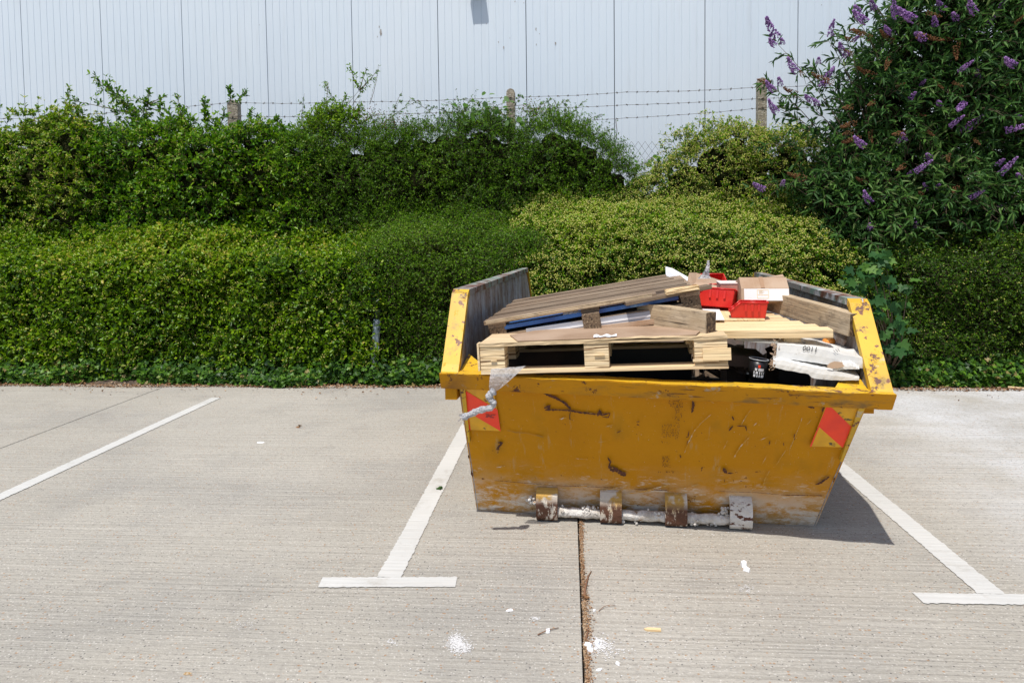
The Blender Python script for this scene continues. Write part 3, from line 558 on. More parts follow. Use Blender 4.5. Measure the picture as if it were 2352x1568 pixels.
# ------------------------------------------------------------------ vegetation
exec_veg = True
if exec_veg:
    HEDGE = 'clipped hedges along the back of the car park'
    clipped('clipped_hedge', 'broad lime green clipped hedge with glossy oval leaves at the left', 'hedge', [(-260, 598), (0, 592), (200, 590), (420, 588), (640, 590), (800, 588), (905, 585)], 7.55, 0, (1.15, .36), M_sheen, 150000, .047, .026, T_OVAL, 11, blos=(5, .016, .014, .16), amp=.10, holes=((866, 766, 14, 44), (835, 722, 30, 10), (845, 680, 25, 8)), group=HEDGE)
    clipped('clipped_hedge', 'dark clipped hedge of tiny leaves behind the left end of the skip', 'hedge', [(800, 592), (850, 582), (900, 574), (1000, 566), (1100, 564), (1180, 562), (1270, 560)], 7.55, 0, (1.15, .56), M_fine, 170000, .024, .012, T_DIA, 12, amp=.09, holes=((866, 766, 14, 44), (835, 722, 30, 10), (845, 680, 25, 8)), group=HEDGE)
    clipped('clipped_hedge', 'clipped hedge covered in cream blossom behind the skip load', 'hedge', [(1170, 566), (1240, 552), (1300, 545), (1450, 540), (1650, 540), (1800, 545), (1900, 548), (1975, 572)], 7.54, 0, (1.15, .52), M_lime, 110000, .036, .020, T_OVAL, 13, blos=(9, .022, .016, .62), amp=.10, group=HEDGE)
    clipped('clipped_hedge', 'dark small-leaved clipped hedge at the right edge under the butterfly bush', 'hedge', [(1900, 585), (2000, 575), (2120, 570), (2250, 562), (2400, 560), (2560, 560)], 7.52, 0, (1.1, .42), M_dfine, 130000, .029, .015, T_DIA, 14, blos=(3, .014, .013, .05), amp=.13, group=HEDGE)
    clipped('middle_hedge', 'low green hedge with sprinkled blossom rising behind the left clipped hedge', 'hedge', [(-260, 575), (0, 570), (150, 560), (400, 560), (700, 555), (840, 530), (900, 520)], 8.35, 0, (.6, .3), M_sheen, 50000, .038, .02, T_OVAL, 15, blos=(7, .018, .014, .4), amp=.09, zbase=.5)
    clipped('middle_hedge', 'fresh green fine-leaved hedge top below the dark mound', 'hedge', [(700, 545), (850, 515), (960, 505), (1100, 500), (1250, 510), (1350, 520)], 8.40, 0, (.6, .28), M_fine, 60000, .024, .012, T_DIA, 16, amp=.06, zbase=.5)
    clipped('middle_hedge', 'bright green blossoming hedge top below the cream-flowered shrub', 'hedge', [(1180, 515), (1300, 500), (1500, 480), (1700, 478), (1850, 500), (1960, 530)], 8.45, 0, (.6, .3), M_lime, 50000, .036, .019, T_OVAL, 17, blos=(6, .018, .013, .40), amp=.09, zbase=.5)

    def px_sprigs(lst, y, seed):
        S = []; D = []; E = []; r = np.random.default_rng(seed)
        for (u0, v0, u1, v1, k) in lst:
            a = Wp(u0, v0, y); b = Wp(u1, v1, y)
            for i in range(k):
                f = i/max(1, k); p = a+(b-a)*f*.92; dd = norm((b-a)[None, :]*1.0)[0]
                S.append(p+r.normal(size=3)*.012); q = dd*.8+r.normal(size=3)*(.5 if i < k-1 else .1); D.append(q); E.append(np.linalg.norm(b-a)*r.uniform(.10, .2) if k > 1 else np.linalg.norm(b-a))
        return np.array(S), np.array(D), np.array(E)
    def long_stems(root, lst, y, r0=.005):
        inv = root.location
        for (u0, v0, u1, v1, k) in lst:
            bm = bmesh.new(); a = ony(u0, v0, y); b = ony(u1, v1, y); mid = (a+b)/2+Vector((random.uniform(-.04, .04), 0, random.uniform(-.02, .04)))
            add_tube(bm, [a*(1-s)**2+mid*2*s*(1-s)+b*s*s-inv for s in np.linspace(0, 1, 7)], [r0*(1-.7*i/6) for i in range(7)], 5)
            bmesh_obj('stem', bm, M_twig, root, smooth=True)
    # E left shrub
    tab = [(-260, 310), (-60, 300), (10, 300), (50, 315), (110, 290), (160, 262), (205, 290), (245, 340), (262, 420)]
    C, Rr = lumpset(tab, 8.9, 8.6, .75, 21, n=95, rad=(.18, .36))
    lst = shoots(tab, 8.9, 16, 3)
    b, _ = bush('flowering_shrub', 'leafy shrub dusted with cream flowers at the far left', 'shrub', C, Rr, M_sheen, 18000, 7, .056, .027, T_OVAL, 22, ell=(.06, .17), blos=(8, .020, .014, .55), extra=px_sprigs(lst, 8.9, 4))
    backsheet(b, tab, 8.95, seed=2); limbs(b, (-5.3, 9, .6), [C[i] for i in range(0, 90, 6)], .02)
    # F green shrub
    tab = [(215, 330), (260, 320), (300, 300), (340, 290), (400, 285), (440, 300), (480, 290), (505, 300), (540, 322), (575, 305), (600, 285), (660, 300), (720, 320)]
    C, Rr = lumpset(tab, 8.9, 8.65, .75, 23, n=110, rad=(.16, .34))
    lst = [(345, 290, 216, 174, 44), (345, 300, 250, 200, 30), (300, 260, 142, 226, 10), (335, 290, 345, 205, 18), (345, 240, 310, 225, 4), (345, 240, 385, 222, 5), (420, 290, 408, 216, 12), (480, 290, 465, 226, 18), (505, 300, 515, 250, 8), (530, 232, 528, 196, 7), (545, 236, 566, 210, 6), (575, 300, 580, 250, 8), (600, 300, 640, 265, 8), (270, 330, 235, 270, 9)] + shoots(tab, 8.9, 14, 7)
    b, _ = bush('glossy_shrub', 'bright green glossy shrub with tall shoots reaching over the barbed wire', 'shrub', C, Rr, M_euo2, 18000, 7, .062, .027, T_OVAL, 24, ell=(.07, .19), blos=(6, .018, .013, .22), extra=px_sprigs(lst, 8.9, 5), core=.5)
    backsheet(b, tab, 8.95, seed=3); limbs(b, (-3.4, 9, .6), [C[i] for i in range(0, 100, 6)], .02); long_stems(b, lst, 8.9, .007)
    # G dark mound
    tab = [(660, 330), (720, 300), (800, 290), (880, 285), (960, 290), (1040, 270), (1115, 268), (1150, 292), (1205, 292), (1260, 262), (1320, 285), (1370, 315), (1410, 350), (1432, 400), (1440, 450)]
    C, Rr = lumpset(tab, 8.95, 8.6, .8, 25, n=130, rad=(.16, .34))
    lst = [(800, 290, 745, 185, 14), (760, 300, 750, 225, 10), (850, 240, 870, 150, 1), (800, 260, 845, 190, 2), (905, 260, 925, 210, 6), (1000, 265, 940, 222, 7), (1040, 262, 975, 240, 6), (1090, 262, 1015, 232, 6), (1130, 240, 1060, 228, 6), (1185, 240, 1195, 212, 6),
           (1215, 262, 1275, 226, 8), (1250, 262, 1310, 228, 8), (1290, 280, 1345, 232, 9), (1330, 290, 1385, 262, 8), (1370, 320, 1415, 290, 7), (1395, 340, 1440, 322, 6), (690, 300, 700, 215, 9), (880, 285, 960, 232, 8), (1300, 270, 1300, 235, 6)] + shoots(tab, 8.95, 26, 9, 8, (25, 60))
    b, _ = bush('fine_leaved_mound', 'dark green mound of fine arching twigs around the middle fence post', 'shrub', C, Rr, M_fine, 30000, 15, .028, .012, T_DIA, 26, twr=.0008, inside=.6, ell=(.12, .30), extra=px_sprigs(lst, 8.95, 6), core=.48, droop=.35, upb=.45)
    backsheet(b, tab, 9.0, seed=4); limbs(b, (-1.2, 9, .6), [C[i] for i in range(0, 120, 7)], .018); long_stems(b, lst, 8.95, .004)
    # tall euonymus sprigs above the mound
    lst2 = [(735, 330, 755, 190, 14), (760, 300, 800, 215, 12), (790, 290, 828, 230, 8), (826, 208, 805, 150, 8), (826, 208, 845, 155, 8), (828, 206, 868, 160, 8), (720, 300, 735, 240, 8), (815, 280, 830, 240, 6)]
    S, D, Ee = px_sprigs(lst2, 8.8, 8); C2 = np.array([Wp(760, 300, 8.85), Wp(800, 290, 8.85), Wp(730, 310, 8.85)]); R2 = np.array([.2, .16, .15])
    b, _ = bush('young_tree', 'thin pale-leaved sapling shoot leaning right above the hedge and wire', 'sapling', C2, R2, M_lime, 420, 7, .045, .019, T_OVAL, 27, extra=(S, D, Ee), core=0)
    long_stems(b, lst2+[(745, 320, 828, 205, 1)], 8.8, .006)
    # H cream-flowered shrub
    tab = [(1425, 455), (1470, 425), (1510, 385), (1560, 345), (1600, 335), (1640, 300), (1690, 282), (1730, 312), (1780, 305), (1810, 290), (1850, 330), (1910, 340), (1960, 380)]
    C, Rr = lumpset(tab, 8.85, 8.6, .8, 29, n=100, rad=(.15, .32))
    lst = [(1540, 380, 1515, 320, 8), (1580, 350, 1575, 285, 6), (1520, 400, 1475, 370, 7), (1640, 320, 1625, 275, 6), (1700, 300, 1690, 268, 6), (1490, 420, 1445, 400, 6)] + shoots(tab, 8.85, 12, 10, 7, (25, 50))
    b, _ = bush('cream_flowered_shrub', 'shrub thick with cream-yellow blossom around the right fence post', 'shrub', C, Rr, M_lime, 18000, 6, .038, .017, T_OVAL, 30, ell=(.07, .17), blos=(9, .022, .013, .85), extra=px_sprigs(lst, 8.85, 9), core=.5)
    backsheet(b, tab, 8.95, seed=5); limbs(b, (3.0, 9, .6), [C[i] for i in range(0, 95, 6)], .018)
    # brambles
    for (u, v, s, lab, sd, kk) in [(1130, 262, .20, 'bramble with broad green leaves beside the middle fence post', 31, 60), (735, 335, .13, 'pale bramble leaves left of the dark mound', 32, 26), (1500, 400, .16, 'climbing bramble across the bare chain link gap', 33, 34), (1268, 350, .09, 'small pale bramble spray on the right side of the mound', 34, 14), (1050, 335, .12, 'thin bramble spray low in the dark mound', 35, 16)]:
        r = np.random.default_rng(sd); c = Wp(u, v, 8.62 if u != 1500 else 9.0); N_ = kk; P = c+r.normal(size=(N_, 3))*[s*1.1, s*.4, s*.7]; root = empty('bramble', Matrix.Translation(Vector(c)), label=lab, cat='bramble')
        g = leafgeo(P-c, norm(r.normal(size=(N_, 3))+[0, -.3, -.2]), np.array([[0, -.9, .7]])+r.normal(size=(N_, 3))*.5, r.uniform(.06, .10, N_), r.uniform(.05, .085, N_), np.clip(r.normal(.6 if sd in (31, 33, 35) else .85, .2, N_), 0, 1), T_OVAL)
        mesh_from('foliage', [(g, 0)], [M_bram], root)
        bm = bmesh.new()
        for i in range(4):
            q = [Vector(P[j]-c) for j in r.choice(N_, 4, replace=False)]; add_tube(bm, [Vector((0, .1, -.35))]+sorted(q, key=lambda t: t.z), .003, 4)
        bmesh_obj('stem', bm, M_twig, root)
    # brown seed heads on the mound
    r = np.random.default_rng(40); c = np.concatenate([Wp(u, v, 8.75)+r.normal(size=(70, 3))*[.10, .06, .05] for u, v in ((895, 285), (930, 290), (1130, 275), (1225, 250), (850, 262), (1100, 292))])
    g = leafgeo(c, rdir(len(c), r), rdir(len(c), r), .016, .016, r.uniform(0, 1, len(c)), T_OCT); tag(mesh_from('seed_head', [(g, 0)], [M_brownf]), 'brown withered flower heads on top of the dark mound', 'seed heads', kind='stuff')

    # butterfly bush
    tab = [(1900, 420), (1960, 330), (2010, 190), (2060, 60), (2120, -40), (2250, -80), (2400, -90), (2520, -60)]
    C, Rr = lumpset(tab, 8.6, 8.3, 1.45, 51, n=120, rad=(.22, .42), ys=.5)
    extra_c = [(1880, 455, .16), (1930, 490, .2), (2000, 500, .22), (2080, 505, .24), (2180, 500, .26), (1850, 420, .12), (1930, 400, .2), (2280, 480, .25)]
    C = np.concatenate([C, [Wp(u, v, 8.1) for u, v, q in extra_c]]); Rr = np.concatenate([Rr, [q for _, _, q in extra_c]])
    canes = [(1995, 400, 1790, 105), (1985, 400, 1822, 215), (2005, 330, 1905, 95), (1975, 420, 1790, 250), (2040, 200, 1960, 40), (2000, 300, 1935, 70), (1960, 430, 1770, 330), (2060, 120, 2000, 10), (1990, 350, 1870, 160), (1950, 400, 1760, 190),
             (1960, 390, 1850, 300), (2020, 250, 1890, 180), (1900, 470, 1745, 430), (1905, 450, 1800, 425)]
    S = []; D = []; Ee = []; r = np.random.default_rng(52)
    for (u0, v0, u1, v1) in canes:
        a = Wp(u0, v0, 8.2); b_ = Wp(u1, v1, 8.05)
        for i in range(12):
            f = (i+1)/12.; p = a+(b_-a)*f + np.array([0, 0, .12*math.sin(math.pi*f)]); S.append(p); dd = norm((b_-a)[None, :])[0]; D.append(dd*.7+r.normal(size=3)*.6); Ee.append(r.uniform(.10, .22))
    root, tips = bush('butterfly_bush', 'tall butterfly bush with purple flower spikes filling the upper right', 'bush', C, Rr, M_bud, 17000, 8, .105, .026, T_LANCE, 53, ell=(.14, .34), extra=(np.array(S), np.array(D), np.array(Ee)), droop=.5, inside=.62, core=.38, spread=.75, twr=.0025)
    inv = root.location.copy(); bm = bmesh.new()
    for (u0, v0, u1, v1) in canes:
        a = ony(u0, v0, 8.2); b_ = ony(u1, v1, 8.05); add_tube(bm, [a.lerp(b_, f)+Vector((0, 0, .12*math.sin(math.pi*f)))-inv for f in np.linspace(0, 1, 8)], [.007*(1-.7*f) for f in np.linspace(0, 1, 8)], 5)
    for i in range(26):
        t = Vector(C[r.integers(0, len(C))]); a = Vector((4.3+r.uniform(-.5, .7), 8.7, .8)); mid = (a+t)/2+Vector((0, 0, .3)); add_tube(bm, [a*(1-s)**2+mid*2*s*(1-s)+t*s*s-inv for s in np.linspace(0, 1, 8)], [.02*(1-.75*s) for s in np.linspace(0, 1, 8)], 6)
    bmesh_obj('branch', bm, M_twig, root, smooth=True)
    def spike_mesh(name, m_, L_, R0, sd, n=150):
        r = np.random.default_rng(sd); s = r.uniform(0, 1, n); a = r.uniform(0, 6.28, n); rad = R0*(1-.75*s**1.3)*r.uniform(.75, 1.1, n)
        P = np.stack([rad*np.cos(a), rad*np.sin(a), s*L_+0], 1); P[:, 0] += .12*L_*s**2
        g = leafgeo(P, norm(P*[1, 1, 0]+[0, 0, .004])+0*P, rdir(n, r), R0*.62*r.uniform(.7, 1.2, n), R0*.62, np.clip(r.normal(.5, .25, n)+s*.15, 0, 1), T_OCT)
        o = mesh_from(name, [(g, 0)], [m_]); me = o.data; bpy.data.objects.remove(o); return me
    PM = [spike_mesh('flower_spike', M_purp, .20, .026, 61), spike_mesh('flower_spike', M_purp, .13, .024, 62, 110), spike_mesh('flower_spike', M_purp, .26, .028, 63, 190)]
    BM_ = [spike_mesh('spent_flower_spike', M_brownf, .20, .019, 64, 110), spike_mesh('spent_flower_spike', M_brownf, .14, .017, 65, 80)]
    # (u,v) of base, (u,v) of tip
    pur = [(1785, 88, 1755, 44), (1800, 100, 1790, 85), (1780, 104, 1768, 95), (1908, 84, 1910, 52), (1975, 30, 1955, 8), (1990, 50, 1965, 35), (2010, 22, 1998, 2), (2125, 90, 2085, 70), (2100, 45, 2070, 30), (1945, 130, 1925, 105), (1882, 145, 1878, 128), (1830, 165, 1812, 145),
           (1888, 200, 1908, 160), (1795, 195, 1783, 172), (1778, 208, 1762, 195), (1865, 232, 1848, 222), (1880, 240, 1862, 225), (1785, 258, 1768, 240), (2170, 25, 2150, 5), (2200, 45, 2180, 25), (2240, 30, 2225, 8), (2290, 25, 2310, 0), (2150, 60, 2140, 30), (2060, 40, 2050, 12),
           (2115, 200, 2120, 188), (2090, 230, 2105, 205), (2185, 290, 2200, 275), (2210, 305, 2250, 270), (2080, 322, 2065, 300), (1985, 335, 1965, 322), (2060, 330, 2070, 318), (2140, 365, 2120, 350), (2105, 395, 2125, 378), (2085, 405, 2100, 390), (2330, 265, 2352, 270), (2310, 300, 2350, 290),
           (2135, 440, 2118, 425), (2150, 432, 2160, 420), (2000, 465, 1985, 448), (2020, 460, 2040, 450), (2345, 410, 2330, 395), (2300, 400, 2320, 375), (1755, 436, 1730, 424), (1798, 425, 1800, 410), (2000, 525, 1995, 518), (2105, 520, 2100, 512), (2290, 380, 2310, 360), (2205, 165, 2220, 150), (2265, 60, 2280, 40),
           (2160, 240, 2150, 230), (2215, 240, 2200, 250), (2050, 80, 2030, 65), (1960, 95, 1975, 80), (2330, 150, 2310, 140), (2250, 180, 2240, 165), (2290, 480, 2300, 470), (2230, 455, 2245, 445)]
    brn = [(2000, 88, 1955, 70), (1985, 78, 1925, 65), (1960, 92, 1940, 88), (1960, 125, 1930, 115), (1900, 185, 1865, 172), (1915, 190, 1880, 180), (2010, 175, 1960, 155), (2045, 135, 2025, 170), (2105, 82, 2160, 90), (2170, 90, 2215, 92), (2200, 100, 2190, 135), (2130, 30, 2170, 40), (2050, 95, 2020, 75),
           (1960, 245, 1925, 250), (1965, 283, 1930, 292), (1960, 302, 1925, 312), (1975, 318, 1930, 328), (2080, 305, 2030, 312), (2000, 300, 1998, 325), (1770, 192, 1728, 182), (1850, 410, 1810, 400), (1955, 430, 1900, 435), (1990, 420, 1965, 410), (2080, 380, 2050, 395), (2060, 425, 2040, 420), (2120, 445, 2105, 440),
           (2180, 355, 2175, 370), (2250, 370, 2235, 360), (2130, 300, 2140, 310), (2240, 320, 2250, 335), (1950, 505, 1962, 535), (1990, 450, 2010, 440), (2200, 430, 2185, 440), (2270, 140, 2255, 150), (2300, 200, 2320, 190), (2190, 190, 2215, 200), (2140, 180, 2160, 200), (2010, 235, 1985, 245), (2330, 60, 2345, 40), (2220, 60, 2250, 70), (1830, 215, 1800, 205), (1845, 175, 1832, 160), (2100, 260, 2120, 265), (2060, 200, 2080, 190)]
    def place_spike(name, me, a, b, k):
        A = ony(*a, 8.02 - .12*(k % 3)); B = ony(*b, 7.92 - .12*(k % 3)); d = (B-A); o = bpy.data.objects.new(name, me); COL.objects.link(o); o.parent = root
        q = d.to_track_quat('Z', 'Y'); L0 = max(v.co.z for v in me.vertices) if False else .2; s = min(1.35, max(.7, (d.length+.02)/.19))
        o.matrix_local = Matrix.Translation(A-inv) @ q.to_matrix().to_4x4() @ Matrix.Scale(s, 4)
    for k, (a, b_, c_, d_) in enumerate(pur): place_spike('flower_spike', PM[k % 3], (a, b_), (c_, d_), k)
    for k, (a, b_, c_, d_) in enumerate(brn): place_spike('spent_flower_spike', BM_[k % 2], (a, b_), (c_, d_), k)

    # lobed-leaf sapling beside the skip
    r = np.random.default_rng(71); pts = []
    for (u, v, s) in [(2000, 610, .09), (1975, 625, .09), (2040, 650, .13), (1985, 660, .12), (1960, 645, .07), (2060, 700, .09), (2040, 720, .10), (2065, 745, .09), (2055, 780, .09), (2080, 800, .06), (2045, 800, .06), (2020, 690, .1), (2030, 600, .06), (2075, 655, .05), (2020, 585, .04)]:
        pts.append(Wp(u, v, 7.28)+r.normal(size=(7, 3))*[s*.75, .06, s*.6])
    P = np.concatenate(pts); c = Wp(2050, 840, 7.35); root = empty('lobed_leaf_sapling', Matrix.Translation(Vector(c)), label='young sapling with blue-green lobed leaves just right of the skip', cat='sapling'); N_ = len(P)
    g = leafgeo(P-c, norm(r.normal(size=(N_, 3))*[.8, .3, .5]+[0, -.3, -.6]), np.array([[0, -.9, .6]])+r.normal(size=(N_, 3))*.35, r.uniform(.07, .12, N_), r.uniform(.07, .115, N_), np.clip(r.normal(.5, .25, N_), 0, 1), T_LOBE)
    mesh_from('foliage', [(g, 0)], [M_maple], root); bm = bmesh.new()
    for i in range(14):
        t = Vector(P[i*7]-c); add_tube(bm, [Vector((random.uniform(-.05, .05), .12, -.1)), t*.5+Vector((.05, .06, 0)), t], [.009, .006, .003], 5)
    bmesh_obj('stem', bm, M_twig, root, smooth=True)
    # ivy strip
    r = np.random.default_rng(81); N_ = 21000; x = r.uniform(-8, 7.5, N_); yy = 7.27+np.abs(r.normal(0, .16, N_)); yy += .05*np.sin(x*2.3)+.035*np.sin(x*7.1)+.02*np.sin(x*17)+.03; yy += .07*np.clip(np.sin(x*1.3+2)+np.sin(x*4.7), -1, 1); z = +.02+r.uniform(0, 1, N_)**1.5*(.08+.22*np.clip((yy-7.25)/.3, 0, 1))
    P = np.stack([x, yy, z], 1); t = rdir(N_, r)*[1, .6, .5]+[0, -.3, -.2]; nn_ = np.array([[0, -.75, .9]])+r.normal(size=(N_, 3))*.5
    g = leafgeo(P, t, nn_, r.uniform(.03, .055, N_), r.uniform(.028, .05, N_), np.clip(r.normal(.45, .25, N_)+.2*npnoise(P, 3., 3), 0, 1), T_LOBE)
    tag(mesh_from('ivy_ground_cover', [(g, 0)], [M_ivy]), 'strip of dark ivy creeping along the foot of the hedges', 'ivy', kind='stuff')
    N_ = 7500; x = r.uniform(-8, 7.5, N_); yy = 7.22+np.abs(r.normal(0, .07, N_))-.03+.02*np.sin(x*3); far = r.uniform(size=N_) < .05; yy = np.where(far, yy-np.abs(r.normal(0, .25, N_)), yy); P = np.stack([x, yy, r.uniform(.004, .02, N_)], 1)
    g = leafgeo(P, rdir(N_, r)*[1, 1, .2], np.array([[0, 0, 1.]])+r.normal(size=(N_, 3))*.45, r.uniform(.012, .045, N_), r.uniform(.006, .022, N_), r.uniform(0, 1, N_), T_DIA)
    tag(mesh_from('leaf_litter', [(g, 0)], [M_dead]), 'dry brown leaf litter along the edge of the concrete', 'leaf litter', kind='stuff')

# pipe in the hedge
pb = ony(861, 806, 7.54); pipe = empty('vent_pipe', Matrix.Translation((pb.x, 7.54, 0)), label='short pale grey-blue pipe standing in a gap of the clipped hedge', cat='pipe')
bm = bmesh.new(); tp = ony(868, 730, 7.57)-Vector((pb.x, 7.54, 0)); add_tube(bm, [(0, 0, 0), (0, 0, pb.z), tp*.8+Vector((0, 0, pb.z*.2)), tp], .042, 16); add_tube(bm, [(0, 0, pb.z-.01), (.002, 0, pb.z+.05)], .050, 16); bmesh_obj('pipe_tube', bm, M_pipe, pipe, smooth=True)
bm = bmesh.new(); add_tube(bm, [tp-Vector((0, 0, .01)), tp+Vector((.005, 0, .12))], .046, 16); bmesh_obj('pipe_cap', bm, M_black, pipe, smooth=True)

#SKIP_SECTION#
# ------------------------------------------------------------------ the skip
def sh(x, z): return z*(1-.016*x)
skip = empty('skip', SKM, label='battered yellow steel skip with rusty scratches and red and amber corner markers, heaped with waste', cat='skip')
def xl(z): return -.035*z/.85
def xr(z): return 1.806+.125*z/.85
LIP, HI = .85, 1.255
def ysh(x, z): return -.075*((x-.95)/.95)*min(z/.85, 1.0)
def SP(x, y, z): return Vector((x, y+ysh(x, z), sh(x, z)))
FT = (-.345, .775)                              # top of the end panel (y, z)
def fy(z): return FT[0]*z/FT[1]
def fpx(u, v, off=0.0):                          # pixel -> point on the end panel, skip-local
    o = SKM.inverted() @ Vector((0, 0, H)); d = (SKM.inverted().to_3x3() @ ray(u, v)); n = Vector((0, -FT[1], -FT[0]*-1)).normalized()
    n = Vector((0, -FT[1], FT[0])).normalized()
    def g(t): p = o+d*t; z = p.z/(1-.016*p.x); return p.y-fy(z)-ysh(p.x, z)+off
    t0 = (-(o).dot(n))/d.dot(n); t1 = t0*1.01
    for _ in range(8):
        g0, g1 = g(t0), g(t1)
        if abs(g1-g0) < 1e-12: break
        t0, t1 = t1, t1-g1*(t1-t0)/(g1-g0)
    return o+d*t1
def r3(x, y): return ((1080+x*.28066)*.91875, (940+y*.28066)*.91875)
def r4(x, y): return ((1640+x*.28066)*.91875, (940+y*.28066)*.91875)
bm = bmesh.new()
nx, nz = 24, 14                                  # gently dented end panel
g = [[None]*(nz+1) for _ in range(nx+1)]
for i in range(nx+1):
    for j in range(nz+1):
        z = FT[1]*j/nz; x = xl(z)+(xr(z)-xl(z))*i/nx; e = math.sin(math.pi*i/nx)*math.sin(math.pi*j/nz)
        g[i][j] = bm.verts.new(SP(x, fy(z)+e*(.004*math.sin(i*.9+j*.7)+.005*math.sin(i*.43+2)*math.cos(j*.5)), z))
for i in range(nx):
    for j in range(nz): f = bm.faces.new((g[i][j], g[i+1][j], g[i+1][j+1], g[i][j+1])); f.smooth = True
# bottom edge strip
add_box(bm, (0.002, .002, .001), (1.80, .02, .014), mi=0)
def stroke(pts, wd, cv, mi=1, rag=.45):
    P = [fpx(*cv(*p)) for p in pts]; D = []
    for a, b in zip(P[:-1], P[1:]):
        k = max(1, int((b-a).length/.007)); D += [a.lerp(b, i/k) for i in range(k)]
    D.append(P[-1]); N = len(D); n = Vector((0, -FT[1], FT[0])).normalized(); up_ = Vector((0, FT[0], FT[1])).normalized(); L = []; Rr = []
    for i, p in enumerate(D):
        t = (D[min(i+1, N-1)]-D[max(i-1, 0)]); t = t.normalized() if t.length > 1e-6 else Vector((1, 0, 0)); s = t.cross(n).normalized(); w_ = wd*.28066*.91875*.0021*.85
        taper = min(1, .35+i/3, .35+(N-1-i)/3); a = w_*taper*random.uniform(1-rag, 1+rag); b = w_*taper*random.uniform(1-rag, 1+rag)
        L.append(bm.verts.new(p+s*a+n*(.0105))); Rr.append(bm.verts.new(p-s*b+n*.0105))
    for i in range(N-1): f = bm.faces.new((L[i], L[i+1], Rr[i+1], Rr[i])); f.material_index = mi
for cv, lst in ((r3, [([(900, 75), (960, 105), (1020, 145), (1110, 185), (1190, 230), (1240, 285)], 15), ([(1010, 290), (1120, 288), (1240, 295), (1340, 315), (1450, 325), (1520, 330), (1590, 318)], 12), ([(1590, 320), (1575, 355), (1520, 350)], 7),
        ([(1005, 275), (1050, 255), (1045, 290)], 16), ([(1480, 345), (1500, 290), (1520, 345)], 12), ([(1240, 300), (1230, 340), (1232, 372), (1260, 380)], 5), ([(590, 578), (632, 582), (605, 608), (582, 640), (608, 640)], 12), ([(594, 655), (592, 675)], 7),
        ([(1570, 710), (1595, 750), (1575, 800)], 10), ([(1575, 800), (1640, 825), (1690, 850), (1730, 872)], 30), ([(1650, 492), (1685, 474)], 9), ([(1825, 396), (1852, 392)], 12), ([(690, 285), (708, 285)], 6), ([(1700, 60), (1712, 20)], 14),
        ([(560, 915), (850, 940), (1100, 960)], 3), ([(1100, 960), (1400, 970), (1700, 985)], 3.5), ([(1800, 995), (1900, 997), (2130, 1005)], 5), ([(330, 690), (336, 720)], 10), ([(355, 830), (368, 885)], 12)]),
       (r4, [([(330, 200), (335, 250), (320, 315)], 12), ([(295, 475), (288, 530)], 5), ([(282, 560), (278, 600)], 4), ([(1040, 158), (1046, 180), (1035, 212)], 16), ([(1352, 255), (1385, 262), (1408, 272)], 26), ([(1468, 180), (1498, 240), (1480, 305)], 9),
        ([(680, 345), (695, 380)], 12), ([(720, 430), (800, 432), (808, 475)], 7), ([(650, 475), (685, 430)], 10), ([(605, 805), (625, 850)], 26), ([(625, 852), (690, 850)], 9), ([(705, 843), (730, 845)], 7), ([(545, 788), (552, 792)], 8), ([(1420, 952), (1470, 935), (1540, 880)], 14),
        ([(1235, 500), (1230, 528), (1235, 555)], 7), ([(1015, 560), (1010, 600)], 8), ([(1135, 580), (1140, 608)], 6), ([(250, 388), (258, 390)], 10), ([(255, 290), (265, 292)], 7), ([(405, 490), (412, 500)], 9), ([(215, 690), (225, 715)], 9), ([(560, 1012), (900, 1022), (1100, 1040)], 2.5), ([(1110, 1043), (1500, 1050)], 5),
        ([(800, 960), (803, 980)], 8), ([(610, 905), (612, 930)], 5), ([(750, 918), (770, 922)], 9), ([(690, 905), (692, 925)], 4), ([(1590, 890), (1580, 930)], 12), ([(1640, 720), (1650, 730)], 8), ([(1430, 350), (1436, 354)], 7)])):
    for pts, wd in lst: stroke(pts, wd, cv)
rr_ = random.Random(5)
for (x0, y0, x1, y1, n) in ((115, 180, 240, 260, 75), (165, 250, 235, 380, 60), (55, 410, 155, 530, 75), (150, 350, 210, 560, 55), (60, 690, 130, 800, 55), (15, 825, 165, 840, 14), (300, 1060, 400, 1100, 12), (1950-1900, 560, 140, 600, 6)):
    for _ in range(n):
        x = rr_.uniform(x0, x1); y = rr_.uniform(y0, y1); l = rr_.uniform(4, 13); stroke([(x, y), (x+rr_.uniform(-3, 3), y+l)], rr_.uniform(3, 6.5), r4)
for pts, wd in (([(490, 330), (410, 400), (340, 480), (290, 580), (255, 670)], 7), ([(850, 285), (800, 350), (760, 420)], 8), ([(830, 530), (750, 620), (690, 720)], 9), ([(1300, 360), (1270, 450), (1190, 640)], 5), ([(1160, 640), (1070, 780)], 6), ([(1010, 830), (965, 920), (950, 990)], 9),
        ([(1390, 370), (1330, 430)], 5), ([(920, 560), (1010, 520)], 4), ([(940, 780), (990, 690)], 5), ([(1210, 855), (1320, 820)], 4), ([(480, 210), (520, 230)], 6), ([(430, 560), (500, 540)], 5), ([(1080, 540), (1060, 600)], 5), ([(870, 430), (900, 400)], 8), ([(600, 640), (640, 560)], 4), ([(700, 250), (760, 240)], 4), ([(1180, 200), (1220, 190)], 5), ([(560, 960), (680, 930)], 5), ([(620, 1000), (800, 950)], 6), ([(850, 1000), (990, 930)], 5), ([(240, 990), (380, 950)], 7), ([(100, 1010), (240, 980)], 6)):
    stroke(pts, wd*.5, r4, mi=2, rag=.9)
